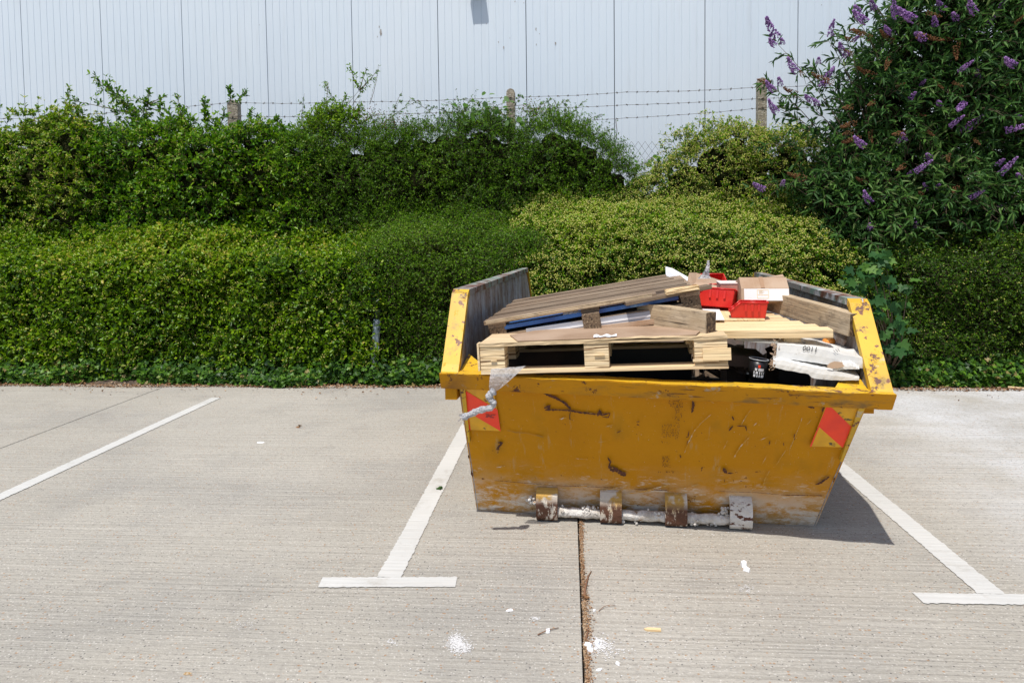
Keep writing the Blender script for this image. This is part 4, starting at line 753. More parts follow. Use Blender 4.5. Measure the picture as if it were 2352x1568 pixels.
for pts, wd in (([(670, 470), (760, 490), (840, 495), (1000, 530)], 9), ([(1140, 370), (1200, 360)], 14), ([(1550, 440), (1610, 425)], 9), ([(580, 800), (660, 790)], 12), ([(1480, 580), (1560, 565)], 6), ([(1280, 720), (1390, 730)], 4), ([(700, 375), (740, 380)], 8), ([(900, 960), (1100, 940)], 8), ([(1150, 990), (1420, 960)], 9), ([(1500, 1010), (1700, 970)], 8), ([(1850, 1020), (2100, 960)], 9), ([(1700, 1040), (1990, 1000)], 7)):
    stroke(pts, wd*.6, r3, mi=2 if wd != 9 or pts[0][0] != 670 else 3, rag=.8)
M_scuff = mat('scuffed_paint', (.46, .30, .10), .6, [dict(c=(.54, .25, .005), s=40, lo=.42, hi=.54, d=6), dict(c=(.62, .55, .44), s=25, lo=.55, hi=.62, off=4)])
M_scorch = mat('dark_smear', (.30, .16, .02), .6, [dict(c=(.5, .22, .004), s=12, lo=.45, hi=.6)])
bmesh_obj('end_panel', bm, [M_yel, M_rust, M_scuff, M_scorch], skip)
# inner faces, floor, back
bm = bmesh.new(); t_ = .012
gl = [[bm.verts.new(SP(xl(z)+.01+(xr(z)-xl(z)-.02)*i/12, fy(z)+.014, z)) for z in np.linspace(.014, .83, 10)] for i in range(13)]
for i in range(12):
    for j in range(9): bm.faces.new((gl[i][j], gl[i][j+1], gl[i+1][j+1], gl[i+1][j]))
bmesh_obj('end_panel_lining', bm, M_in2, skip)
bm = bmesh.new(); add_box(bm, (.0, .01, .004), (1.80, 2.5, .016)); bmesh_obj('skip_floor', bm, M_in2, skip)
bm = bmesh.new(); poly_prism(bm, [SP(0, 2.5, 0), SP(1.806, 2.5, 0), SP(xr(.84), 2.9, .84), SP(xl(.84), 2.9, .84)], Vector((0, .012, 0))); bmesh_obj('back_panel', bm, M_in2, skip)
prof = [(0, 0), (FT[0], FT[1]), (-.37, LIP), (-.33, LIP), (-.05, HI), (2.52, HI), (2.80, LIP), (2.86, LIP), (2.84, FT[1]), (2.50, 0)]
for side in (0, 1):
    X = (xl, xr)[side]; sg = (-1, 1)[side]; bm = bmesh.new()
    poly_prism(bm, [SP(X(z), y, z) for y, z in prof], Vector((sg*.005, 0, 0)), 0)
    poly_prism(bm, [SP(X(z)+sg*.0055, y, z) for y, z in prof], Vector((sg*.005, 0, 0)), 1)
    if side == 0:   # vertical ribs inside are hidden; ribs outside
        pass
    for yy in (.5, 1.2, 1.9): poly_prism(bm, [SP(X(.1)+sg*.011, yy, .1), SP(X(.1)+sg*.011, yy+.08, .1), SP(X(1.2)+sg*.011, yy+.08, 1.15), SP(X(1.2)+sg*.011, yy, 1.15)], Vector((sg*.04, 0, 0)), 1)
    bmesh_obj('side_panel', bm, [M_in, M_yel], skip)
    # flange that climbs from the lip and runs along the top
    bm = bmesh.new(); lf = -.06 if side == 0 else 0.0
    path = [(-.40, LIP-.0), (-.37, LIP+.035), (-.07+lf, HI-.02), (-.03+lf, HI), (2.50, HI), (2.56, HI-.02), (2.84, LIP+.03), (2.88, LIP)]
    wi, wo = (.0, .088)
    for k in range(len(path)-1):
        (y0, za), (y1, zb) = path[k], path[k+1]; sec = []
        for (y, z) in ((y0, za), (y1, zb)):
            sl_ = math.hypot(y1-y0, zb-za); ny, nz_ = -(zb-za)/sl_, (y1-y0)/sl_
            th = .035; wo_ = wo if y < .0 or y > 2.6 else .048
            sec.append([SP(X(.85)+sg*wi-sg*.004, y+ny*.0, z), SP(X(.85)+sg*wo_, y, z), SP(X(.85)+sg*wo_, y-ny*th, z-nz_*th), SP(X(.85)+sg*wi-sg*.004, y-ny*th, z-nz_*th)])
        A = [bm.verts.new(p) for p in sec[0]]; B = [bm.verts.new(p) for p in sec[1]]
        for i in range(4): bm.faces.new((A[i], A[(i+1)%4], B[(i+1)%4], B[i]))
        if k == 0: bm.faces.new(A[::-1])
        if k == len(path)-2: bm.faces.new(B)
    bmesh.ops.remove_doubles(bm, verts=bm.verts, dist=.0008)
    for f in bm.faces:                         # the flat run at the top shows bare greenish steel
        c_ = f.calc_center_median()
        if c_.y > .2 and c_.y < 2.4: f.material_index = 1
    M_top = bpy.data.materials.get('bare_top_edge') or mat('bare_top_edge', (.22, .20, .18), .6, [dict(c=(.16, .24, .20), s=5, lo=.5, hi=.6), dict(c=RUST, s=8, lo=.5, hi=.6, off=4, d=8), dict(c=(.42, .42, .42), s=9, lo=.58, hi=.64, off=8)])
    bmesh_obj('side_flange', bm, [M_rim, M_top], skip)
    # short skirt behind the lip and corner gusset
    bm = bmesh.new(); xa, xb = sorted((X(.8)+sg*.012, X(.8)+sg*.075)); add_box(bm, (xa, -.30, sh(X(.8), .70)), (xb, 2.8, sh(X(.8), .765)), bev=.003); bmesh_obj('side_skirt', bm, M_yel, skip)
    bm = bmesh.new(); x0 = X(.85)
    if side == 0: tri = [(x0, -.335), (x0+.17, -.335), (x0+.012, -.16)]
    else: tri = [(x0, -.335), (x0-.14, -.335), (x0-.008, -.10)]
    poly_prism(bm, [SP(x, y, LIP-.004+max(0, (y+.335))*.35) for x, y in tri], Vector((0, 0, -.008))); bmesh_obj('corner_gusset', bm, M_rim, skip)
    # stiffener down the corner of the end panel
    bm = bmesh.new(); xx = X(.77)-sg*.0
    a = [(X(.77)-sg*.030, .77), (X(.77)-sg*.004, .77), (X(.45)-sg*.004, .45), (X(.45)-sg*.014, .45)]
    poly_prism(bm, [SP(x, fy(z)-.001, z) for x, z in a], Vector((0, -.022, -.008))); bmesh_obj('corner_stiffener', bm, M_rim, skip)
# the lips (front and back): box section, slightly bent
for yb, nm in ((-.345, 'front_lip'), (2.85, 'back_lip')):
    bm = bmesh.new(); s0 = -1 if yb < 0 else 1; n = 40; rings = []
    for i in range(n+1):
        x = xl(.85)-.088+(xr(.85)-xl(.85)+.176)*i/n; w_ = .004*math.sin(i*.5)+.003*math.sin(i*1.7)
        pr = [(yb+.012*-s0, LIP+w_*.4), (yb+s0*.098+w_, LIP-.002+w_*.4), (yb+s0*.050+w_, LIP-.088), (yb-s0*.02, LIP-.088)]
        rings.append([bm.verts.new(SP(x, y, z)) for y, z in pr])
    for a, b in zip(rings[:-1], rings[1:]):
        for i in range(4): bm.faces.new((a[i], a[(i+1)%4], b[(i+1)%4], b[i]))
    bm.faces.new(rings[0]); bm.faces.new(rings[-1][::-1])
    bmesh.ops.bevel(bm, geom=[e for e in bm.edges if abs(e.verts[0].co.x-e.verts[1].co.x) > .02], offset=.005, segments=2, affect='EDGES')
    bmesh.ops.recalc_face_normals(bm, faces=bm.faces)
    for f in bm.faces: f.material_index = 1 if f.normal.z < -.15 else 0  # down-facing faces take a copy of the rim paint darkened for shade
    lip = bmesh_obj(nm, bm, [M_rim, M_lipf], skip)
# corner markers
def marker(cv, base, reds, lines):
    bm = bmesh.new(); n = Vector((0, -FT[1], FT[0])).normalized()
    def pl(pts, off, mi):
        vs = [bm.verts.new(fpx(*cv(*p))+n*off) for p in pts]; f = bm.faces.new(vs); f.material_index = mi
    pl(base, .0105, 1)
    for k, q in enumerate(reds): pl(q, .0118+.0006*k, 0)
    for (x0, y0, x1, y1) in lines:
        pl([(x0, y0), (x1, y1), (x1, y1+5), (x0, y0+5)], .0155, 2)
    bmesh_obj('reflective_marker', bm, [M_red, M_amb, M_ink], skip)
marker(r3, [(268, 62), (548, 62), (618, 477), (348, 466)], [[(276, 98), (410, 180), (590, 285), (618, 477), (300, 292)], [(264, 62), (280, 62), (352, 466), (340, 464)], [(525, 62), (553, 62), (566, 120)]],
       [(485, 322, 520, 324), (530, 325, 572, 328), (490, 334, 540, 337), (485, 345, 510, 346), (520, 347, 560, 350)])
marker(r4, [(1537, 186), (1860, 214), (1664, 620), (1370, 612)], [[(1530, 222), (1560, 262), (1738, 436), (1662, 624), (1443, 432)], [(1866, 214), (1840, 214), (1732, 440), (1742, 440)], [(1443, 432), (1452, 437), (1382, 612), (1368, 612)], [(1700, 203), (1780, 210), (1866, 190), (1868, 230), (1800, 222)], [(1537, 186), (1545, 188), (1515, 250), (1508, 262)]],
       [(1642, 246, 1670, 247), (1680, 248, 1708, 250)])
# tipping bar and its four lugs
b0 = skl(1238, 1176, -.088); b1 = skl(1722, 1202, -.088); bz = .046
bm = bmesh.new(); n = 60; pts = [(b0.x+(b1.x-b0.x)*i/n, -.086+.003*math.sin(i*.8), bz+.002*math.sin(i*1.3)) for i in range(n+1)]; add_tube(bm, pts, [.025+random.uniform(-.0015, .004) for _ in pts], 12)
bmesh_obj('tipping_bar', bm, M_lugw, skip, smooth=True)
def clump(bm, c, s, n):
    for _ in range(n):
        M = Matrix.Translation(Vector(c)+Vector((random.gauss(0, s[0]), random.gauss(0, s[1]), random.gauss(0, s[2])))) @ Euler((random.uniform(0, 6),)*3).to_matrix().to_4x4()
        bmesh.ops.create_icosphere(bm, subdivisions=1, radius=random.uniform(.004, .012), matrix=M)
for k, (u0, u1) in enumerate(((1232, 1281), (1379, 1429), (1529, 1580), (1678, 1730))):
    x0 = skl(u0, 1165+k*10, -.13).x; x1 = skl(u1, 1165+k*10, -.13).x; bm = bmesh.new(); out = []
    pr = [(-.080, .178), (-.100, .170), (-.122, .145), (-.132, .11), (-.134, .06), (-.128, .028), (-.110, .008), (-.085, .003)]
    sec = []
    for x in np.linspace(x0, x1, 5):
        o_ = [bm.verts.new((x, y+random.uniform(-.001, .001), z)) for y, z in pr]; i_ = [bm.verts.new((x, y+.014, z-(.006 if z > .1 else -.006))) for y, z in pr]; sec.append(o_+i_[::-1])
    for a, b in zip(sec[:-1], sec[1:]):
        for i in range(16): bm.faces.new((a[i], a[(i+1)%16], b[(i+1)%16], b[i]))
    bm.faces.new(sec[0]); bm.faces.new(sec[-1][::-1])
    lg = bmesh_obj('lug', bm, M_lug if k == 3 else M_lug2, skip)
    if k == 3: lg['label'] = 'lug caked in dry white plaster'
random.seed(15)
for (u, v, s, n) in ((1224, 1150, .012, 20), (1290, 1172, .012, 16), (1350, 1172, .022, 40), (1460, 1190, .02, 14), (1500, 1185, .02, 16), (1600, 1192, .03, 34), (1640, 1196, .03, 26), (1664, 1176, .010, 22), (1440, 1192, .03, 10)):
    bm = bmesh.new(); c = skl(u, v, -.085); clump(bm, (c.x, c.y, max(c.z, .035)), (s, .012, .012), int(n*1.6)); bmesh_obj('dried_plaster', bm, M_lugw, skip)

# ------------------------------------------------------------------ the load
def part(name, parent, a, b, m, bev=.002, M=None, jit=0, cuts=0):
    """a box as its own part: mesh centred on its own origin so the grain runs along its longest side"""
    c = (Vector(a)+Vector(b))/2; h = (Vector(b)-Vector(a))/2; bm = bmesh.new()
    R = Matrix.Identity(4)
    if h.y > h.x and h.y >= h.z: R = Matrix.Rotation(math.pi/2, 4, 'Z'); h = Vector((h.y, h.x, h.z))
    add_box(bm, -h, h, bev=bev, jit=jit, cuts=cuts); T = Matrix.Translation(c) @ R
    return bmesh_obj(name, bm, m, parent, T if M is None else M @ T)
def pxf(a, ya, b, yb, c, yc): return frame(sk(*a, ya), sk(*b, yb), sk(*c, yc))
def dist(a, ya, b, yb): return (sk(*a, ya)-sk(*b, yb)).length

# plywood-and-block pallet on the lip
M = pxf((1106, 862), -.40, (1675, 848), -.42, (1180, 830), .35); M.translation += Vector((0, 0, .004)); Wd = dist((1106, 862), -.40, (1675, 848), -.42)
# tilt the pallet level front to back
x_ = M.to_3x3().col[0]; y_ = (EY-x_*EY.dot(x_)).normalized(); z_ = x_.cross(y_); t0 = M.translation.copy(); M = Matrix((x_, y_, z_)).transposed().to_4x4(); M.translation = t0
pal = empty('block_pallet', M, label='pale new-looking pallet with ribbed laminated blocks jutting over the front lip of the skip', cat='pallet')
M_lam = mat('laminated_block', (.78, .61, .38), .8, [dict(c=(.64, .47, .26), s=8, lo=.4, hi=.6, st=(.3, .3, 9), d=3), dict(c=(.22, .13, .06), s=30, lo=.55, hi=.60, st=(.12, .12, 3.6), d=2, off=3), dict(c=(.75, .58, .36), s=34, lo=.58, hi=.63, st=(.15, .15, 3), d=2, off=8)],
    bump=[dict(s=30, lo=.4, hi=.6, st=(.12, .12, 3.4), d=2, bs=.9, bd=.004)], rand=.06)
D_ = .78; hh = .158
for x0, x1 in ((0, .125), (Wd*.5-.06-.02, Wd*.5+.06-.02), (Wd-.155, Wd-.002)):
    for y0, y1 in ((.002, .11), (.34, .46), (D_-.11, D_)): 
        part('block', pal, (x0, y0, .0175), (x1, y1, hh-.018), M_lam, bev=.002)
part('bottom_board', pal, (0, 0, 0), (Wd, .11, .017), M_wply); part('bottom_board', pal, (0, D_-.11, 0), (Wd, D_, .017), M_wply)
bm = bmesh.new(); nn2 = 36
for (za, zb, am, x0) in ((hh-.0175, hh-.008, .0, 0), (hh-.0072, hh, .006, .0)):   # two plies, the upper one lifting
    A = []
    for i in range(nn2+1):
        x = Wd*i/nn2; s = math.sin(math.pi*max(0, (x/Wd-.45))/.42) if .45 < x/Wd < .87 else 0; l = am*s*1.2+random.uniform(-.0006, .0006)
        A.append([bm.verts.new((x, -.003+random.uniform(-.0015, .0015), za+l)), bm.verts.new((x, -.003+random.uniform(-.0015, .0015), zb+l)), bm.verts.new((x, D_, zb)), bm.verts.new((x, D_, za))])
    for a, b in zip(A[:-1], A[1:]):
        for i in range(4): bm.faces.new((a[i], b[i], b[(i+1)%4], a[(i+1)%4]))
    bm.faces.new(A[0][::-1]); bm.faces.new(A[-1])
bmesh_obj('deck_sheet', bm, M_wply, pal)
part('splint', pal, (-.012, -.008, .02), (-.002, .05, .158), M_wply, bev=.001)
part('patch_board', pal, (Wd-.118, -.0135, .042), (Wd+.012, -.0035, .100), M_wnew, bev=.001); part('patch_board', pal, (Wd-.165, -.009, .037), (Wd-.045, -.0036, .050), M_wply, bev=.001)
part('chip', pal, (.055, -.006, .066), (.085, -.001, .071), M_split, bev=.001); part('chip', pal, (Wd*.5-.03, -.006, .078), (Wd*.5+.02, -.001, .085), M_split, bev=.001)
# hardboard sheet lying on it
PM0 = M.copy(); bm = bmesh.new(); q = [M.inverted() @ sk(u, v, y) for u, v, y in ((1190, 789, -.40), (1600, 777, -.40), (1640, 740, .1), (1460, 742, .15), (1330, 752, .12), (1172, 768, -.17))]
q = [Vector((p.x, p.y, hh+.003+max(0, p.y-.25)*.06)) for p in q]; poly_prism(bm, q, Vector((0, 0, .004)))
tag(bmesh_obj('hardboard_sheet', bm, M_hard, None, M), 'flat brown hardboard sheet lying on the ribbed pallet', 'board')
# torn strip of white paper on its front edge
bm = bmesh.new(); c0 = M.inverted() @ sk(1365, 778, -.37); c1 = M.inverted() @ sk(1418, 778, -.37); V = []
for i in range(15):
    x = c0.x+(c1.x-c0.x)*i/14; V.append((bm.verts.new((x, .01+random.uniform(-.006, .006), hh+.010+random.uniform(0, .004))), bm.verts.new((x, .035+random.uniform(-.004, .004), hh+.018+.01*math.sin(i)*.4))))
for a, b in zip(V[:-1], V[1:]): bm.faces.new((a[0], b[0], b[1], a[1]))
tag(bmesh_obj('paper_strip', bm, M_white, None, M), 'torn strip of crumpled white film on the front edge of the hardboard', 'paper')

# weathered pallet leaning in at the left
M = pxf((1112, 738), -.05, (1612, 656), -.05, (1182, 688), 1.12); W2 = dist((1112, 738), -.05, (1612, 656), -.05); D2 = dist((1112, 738), -.05, (1182, 688), 1.12)
old = empty('weathered_pallet', M, label='dark weathered slatted pallet leaning up to the right inside the skip', cat='pallet'); y = 0.0; k = 0; random.seed(3)
ns = 9; pitch_ = D2/ns
for k in range(ns):
    y0 = k*pitch_+random.uniform(.007, .014); y1 = (k+1)*pitch_-random.uniform(.006, .012); sag = random.uniform(-.008, .004)
    if k == 0: part('deck_slat', old, (.0, y0-.02, -.022), (W2*.80, y1-.03, .0), M_wold, jit=.001)
    else: part('deck_slat', old, (random.uniform(-.008, .008), y0, -.022+sag), (W2*(.955 if k > 1 else .97)+random.uniform(-.01, .01)-.015*max(0, k-4), y1, .0+sag), M_wold, jit=.0012)
part('deck_slat', old, (0, 0, 0), (.46, .10, .02), M_wold, M=Matrix.Translation((W2*.66, -.07, -.035)) @ Matrix.Rotation(.16, 4, 'Z') @ Matrix.Rotation(-.02, 4, 'Y'))
part('splinter', old, (.015, -.031, -.016), (W2*.78, -.0225, .003), M_wbeam, jit=.0015, cuts=2)['label'] = 'paler scraped front edge of the slat'
part('splinter', old, (W2*.84, -.04, -.012), (W2*.985, .03, .006), M_split, jit=.004, cuts=2)
for x0, x1 in ((.02, .12), (W2*.5-.055, W2*.5+.045), (W2-.12, W2-.015)):
    part('stringer', old, (x0, -.012, -.045), (x1, D2, -.023), M_wold)
    for y0 in (-.055 if .3 < x0 < .8 else -.01, D2*.47, D2-.13): part('block', old, (x0+.003, y0, -.135), (x1-.003, y0+.125, -.0455), M_chip, bev=.004)
for y0 in (0.0, D2*.47, D2-.13): part('bottom_board', old, (.02, y0, -.155), (W2-.02, y0+.11, -.136), M_wold) if y0 > 0 else None

# flat cartons under it
def slab(name, label, cat, a, ya, b, yb, dep, th, m, m2=None, tilt=.0, lblk=None):
    p0 = sk(*a, ya); p1 = sk(*b, yb); x_ = (p1-p0).normalized(); e = EY+Vector((0, 0, tilt)); y_ = (e-x_*e.dot(x_)).normalized(); z_ = x_.cross(y_); M = Matrix((x_, y_, z_)).transposed().to_4x4(); M.translation = p0
    L_ = (p1-p0).length; r = empty(name, M, label=label, cat=cat)
    part('carton_panel', r, (0, 0, 0), (L_, dep, th), m, bev=.003, jit=.001, cuts=1)
    if m2: part('printed_stripe', r, (.01, -.0022, th*.42), (L_-.01, -.0004, th*.62), m2, bev=0)
    return r
slab('flat_carton', 'flat deep blue carton wedged under the weathered pallet', 'carton', (1160, 757), -.06, (1560, 688), -.06, .6, .022, M_blue)
slab('flat_board', 'dark brown flat board under the blue carton', 'board', (1162, 771), -.065, (1570, 703), -.065, .6, .014, M_wold)
slab('flat_carton', 'flat grey carton with a white stripe under the dark board', 'carton', (1212, 777), -.07, (1560, 727), -.07, .5, .052, M_grey, M_white)
slab('flat_board', 'thin tan board under the grey carton near the old timber', 'board', (1340, 764), -.09, (1560, 738), -.09, .4, .026, M_card)
slab('flat_board', 'blue board deep in the left corner of the skip', 'board', (1140, 796), .02, (1240, 778), .02, .5, .045, M_blue)
# crumple of film on the pallet edge
bm = bmesh.new(); random.seed(8)
for _ in range(26):
    c = M.inverted() @ sk(1315+random.gauss(0, 9), 719+random.gauss(0, 3), -.045); bmesh.ops.create_icosphere(bm, subdivisions=1, radius=random.uniform(.006, .014), matrix=Matrix.Translation(c) @ Matrix.Scale(1.8, 4, (1, 0, 0)))
tag(bmesh_obj('film_scrap', bm, M_plastw, None, M), 'scrap of clear film caught under the weathered pallet slat', 'plastic')

# light slatted deck
p0 = sk(1600, 760, -.25); p1 = sk(1915, 757, -.25); M = frame(p0, p1, p0+EY+Vector((0, 0, .03))); L3 = (p1-p0).length
new = empty('slatted_deck', M, label='pale new pine slatted deck spanning the middle of the load', cat='pallet'); random.seed(9); y = 0
for k, (xa, xb, wy) in enumerate([(-.005, L3, .095), (-.13, L3-.035, .085), (-.24, L3-.085, .09), (-.20, L3-.13, .1), (-.2, L3-.14, .1), (-.2, L3-.16, .1), (-.2, L3-.2, .1), (-.2, L3-.2, .1)]):
    part('deck_slat', new, (xa, y, -.040 if k == 0 else -.030), (xb, y+wy, 0), M_wnew, bev=.003, jit=.0008); y += wy+.014
part('bearer', new, (L3*.97-.2, .05, -.07), (L3*.97-.12, .8, -.0405), M_wnew); part('bearer', new, (-.05, .02, -.07), (.03, .8, -.0405), M_wnew)
part('plywood_top', new, (.02, .30, .001), (L3*.60, .80, .010), M_wnew)
NM = M.copy()
def onnew(u, v, h=0.012):    # point on the deck's plane at height h
    o = Vector((0, 0, H)); r = ray(u, v); n = NM.to_3x3().col[2]; p = NM.translation+n*h; return o+r*((p-o).dot(n)/r.dot(n))
# timbers
def timber(a, ya, b, yb, hgt, thk, label, lift=0):
    p0 = sk(*a, ya); p1 = sk(*b, yb); x_ = (p1-p0).normalized(); z_ = (Vector((0, 0, 1))-x_*x_.z).normalized(); y_ = z_.cross(x_); M = Matrix((x_, y_, z_)).transposed().to_4x4(); M.translation = p0; L_ = (p1-p0).length
    bm = bmesh.new(); add_box(bm, (0, 0, 0), (L_, thk, hgt), bev=.004, cuts=2, jit=.0012)
    for f in bm.faces:
        if abs(f.normal.x) > .7 or f.calc_center_median().x > L_-.0005 or f.calc_center_median().x < .0005: f.material_index = 1
    bmesh.ops.recalc_face_normals(bm, faces=bm.faces)
    for f in bm.faces: f.material_index = 1 if abs(f.normal.x) > .7 else 0
    return tag(bmesh_obj('timber', bm, [M_wbeam, M_wend], None, M), label, 'timber')
timber((1463, 742), .0, (1622, 771), -.33, .112, .075, 'shorter mottled grey timber block in the middle of the load, left of the bins')
timber((1756, 711), .47, (1950, 773), -.20, .114, .065, 'longer brown timber with dark mould resting against the right side wall')

# storage bins
def bin_(c, rotz, s, label, m=M_redp, tilt=(0, 0)):
    L_, Wb, hb = .21*s, .14*s, .105*s; M = Matrix.Translation(c) @ Matrix.Rotation(rotz, 4, 'Z') @ Matrix.Rotation(tilt[0], 4, 'Y') @ Matrix.Rotation(tilt[1], 4, 'X')
    r = empty('storage_bin', M, label=label, cat='bin', group='red plastic storage bins'); t = .003
    bm = bmesh.new(); add_box(bm, (0, -Wb/2+.01, 0), (L_, Wb/2-.01, t), bev=.001)
    for sg in (-1, 1):
        pr = [(0.0, 0), (L_, 0), (L_+.012, hb), (.055*s, hb), (.015*s, hb*.66), (-.012, hb*.42)]
        poly_prism(bm, [Vector((x, sg*(Wb/2-.012+.012*z/hb), z)) for x, z in pr], Vector((0, sg*t, 0)))
        for k in range(3):                        # raised ribs
            x0 = L_*(.38+.2*k); poly_prism(bm, [Vector((x0, sg*(Wb/2-.006+.006), hb*.45)), Vector((x0+.012, sg*(Wb/2), hb*.45)), Vector((x0+.012, sg*(Wb/2+.001), hb*.9)), Vector((x0, sg*(Wb/2+.001), hb*.9))], Vector((0, sg*.006, 0)))
    poly_prism(bm, [Vector((L_, -Wb/2+.012, 0)), Vector((L_, Wb/2-.012, 0)), Vector((L_+.012, Wb/2, hb)), Vector((L_+.012, -Wb/2, hb))], Vector((t, 0, 0)))
    poly_prism(bm, [Vector((0, -Wb/2+.012, 0)), Vector((0, Wb/2-.012, 0)), Vector((-.012, Wb/2-.006, hb*.42)), Vector((-.012, -Wb/2+.006, hb*.42))], Vector((-t, 0, 0)))
    bmesh_obj('bin_shell', bm, m, r)
    bm = bmesh.new(); rim = [(-.014, .42), (.015*s, .66), (.055*s, 1), (L_+.016, 1)]
    for sg in (-1, 1):
        for (xa, za), (xb, zb) in zip(rim[:-1], rim[1:]): add_tube(bm, [(xa, sg*(Wb/2-.007+.009*za), za*hb), (xb, sg*(Wb/2-.007+.009*zb), zb*hb)], .0048, 6)
    add_tube(bm, [(L_+.015, -Wb/2, hb), (L_+.015, Wb/2, hb)], .0048, 6); add_tube(bm, [(-.014, -Wb/2+.003, .42*hb), (-.014, Wb/2-.003, .42*hb)], .0048, 6)
    bmesh_obj('bin_rim', bm, m, r); return r
c = onnew(1682, 727); bin_(c, SYAW-.12, .80, 'front open-fronted red bin standing before the timber')
c = onnew(1650, 706); bin_(c, SYAW+.22, .72, 'middle red bin with ribbed side below the labelled box')
c = sk(1602, 703, .50); bin_(c, SYAW-.35, 1.0, 'deep red bin half hidden behind the weathered pallet corner', tilt=(.05, -.25))
c = sk(1594, 668, .85); bin_(c, SYAW+.1, .85, 'rearmost orange-red bin tipped on its side by the brown cardboard', tilt=(0, .5))
# white paper sheet
bm = bmesh.new(); q = [onnew(u, v, .016) for u, v in ((1622, 735), (1665, 735), (1648, 700), (1632, 697), (1610, 697))]; poly_prism(bm, q, Vector((0, 0, .002)))
tag(bmesh_obj('paper_sheet', bm, M_white), 'bright white paper sheet on the pine deck left of the bins', 'paper')
# cardboard box with label, tipped
p0 = sk(1704, 692, .30); p1 = sk(1815, 692, .30); M = frame(p0, p1, p0+EY+Vector((0, 0, -.25))); Lb = (p1-p0).length
box = empty('cardboard_box', M, label='brown cardboard box with a white shipping label, tipped on top of the load', cat='box')
bm = bmesh.new(); hb = .150
add_box(bm, (0, 0, 0), (Lb, .20, hb*.5), bev=.003); 
for v in bm.verts: pass
# front leans back: wedge of the upper half
poly_prism(bm, [Vector((0.001, .0005, hb*.5)), Vector((.001, .20, hb*.5)), Vector((.001, .20, hb)), Vector((.001, .06, hb))], Vector((Lb-.002, 0, 0)))
bmesh_obj('box_body', bm, M_card, box)
bm = bmesh.new(); poly_prism(bm, [Vector((Lb*.60, .058, hb+.001)), Vector((Lb-.01, .058, hb+.001)), Vector((Lb-.004, .13, hb+.03)), Vector((Lb*.86, .12, hb+.006))], Vector((0, .003, .002))); bmesh_obj('box_flap', bm, M_card, box)
bm = bmesh.new(); add_box(bm, (Lb*.06, -.0025, .004), (Lb*.99, -.0005, hb*.48)); bmesh_obj('label_sheet', bm, M_label, box)
bm = bmesh.new(); add_box(bm, (Lb*.33, -.0035, .016), (Lb*.34, -.0026, hb*.44)); add_box(bm, (Lb*.56, -.0035, .016), (Lb*.57, -.0026, hb*.44)); add_box(bm, (Lb*.341, -.0035, hb*.42), (Lb*.559, -.0026, hb*.44)); add_box(bm, (Lb*.341, -.0035, .016), (Lb*.559, -.0026, .019)); add_box(bm, (Lb*.341, -.0035, .035), (Lb*.559, -.0026, .038))
for k in range(5): add_box(bm, (Lb*.37, -.0035, .044+k*.004), (Lb*(.44+.02*(k % 3)), -.0026, .0455+k*.004))
bmesh_obj('label_print', bm, M_labelo, box)
bm = bmesh.new(); poly_prism(bm, [Vector((Lb*.42, .0, hb*.51)), Vector((Lb*.50, .0, hb*.51)), Vector((Lb*.50, .059, hb+.0015)), Vector((Lb*.42, .059, hb+.0015))], Vector((0, -.0015, .0008))); bmesh_obj('packing_tape', bm, mat('packing_tape', (.36, .22, .13), .25), box)
# second box behind, cardboard sheet, white sheet, small pinkish box
def free_sheet(name, label, cat, pts, th, m, mats2=None):
    bm = bmesh.new(); q = [sk(u, v, y) for u, v, y in pts]; c = sum(q, Vector())/len(q); n = (q[1]-q[0]).cross(q[2]-q[0]).normalized(); poly_prism(bm, [p-c for p in q], n*th)
    return tag(bmesh_obj(name, bm, m, None, Matrix.Translation(c)), label, cat)
free_sheet('cardboard_sheet', 'bent brown cardboard sheet standing behind the rear red bin', 'cardboard', [(1580, 648, .72), (1585, 626, .75), (1600, 626, .78), (1640, 640, .8), (1682, 652, .8), (1680, 676, .72), (1600, 676, .7)], .005, M_card)
free_sheet('white_board', 'white board corner poking up behind the weathered pallet', 'board', [(1530, 612, 1.25), (1545, 616, 1.25), (1588, 640, 1.1), (1600, 662, 1.0), (1532, 650, 1.2)], .01, M_white)
p0 = sk(1655, 672, .45); p1 = sk(1705, 672, .45); M = frame(p0, p1, p0+EY+Vector((0, 0, .02))); bx = empty('small_box', M, label='small pale pink box behind the middle red bin', cat='box')
part('box_body', bx, (0, 0, 0), ((p1-p0).length, .16, .05), mat('pinkish_card', (.55, .28, .22), .7, [dict(c=(.45, .16, .12), s=7, lo=.45, hi=.6)]), bev=.003)
part('box_lid', bx, (-.003, -.003, .0505), ((p1-p0).length+.003, .163, .058), mat('pale_card', (.72, .60, .56), .6), bev=.002)
part('bin_under', bx, (.0, .0, 0), (.001, .001, .001), M_card) if False else None
# strip of film standing up
bm = bmesh.new(); V = []
for i in range(9):
    s = i/8; c = sk(1618+10*math.sin(s*1.6), 640-42*s, .70); w_ = .011*(1-.3*s)+.010*(1-s)**3*3; V.append((bm.verts.new(c-EX*w_), bm.verts.new(c+EX*w_+EY*.01*math.sin(i))))
for a, b in zip(V[:-1], V[1:]): bm.faces.new((a[0], b[0], b[1], a[1]))
tag(bmesh_obj('film_strip', bm, M_plastw, smooth=True), 'narrow strip of clear film standing up behind the cardboard sheet', 'plastic')

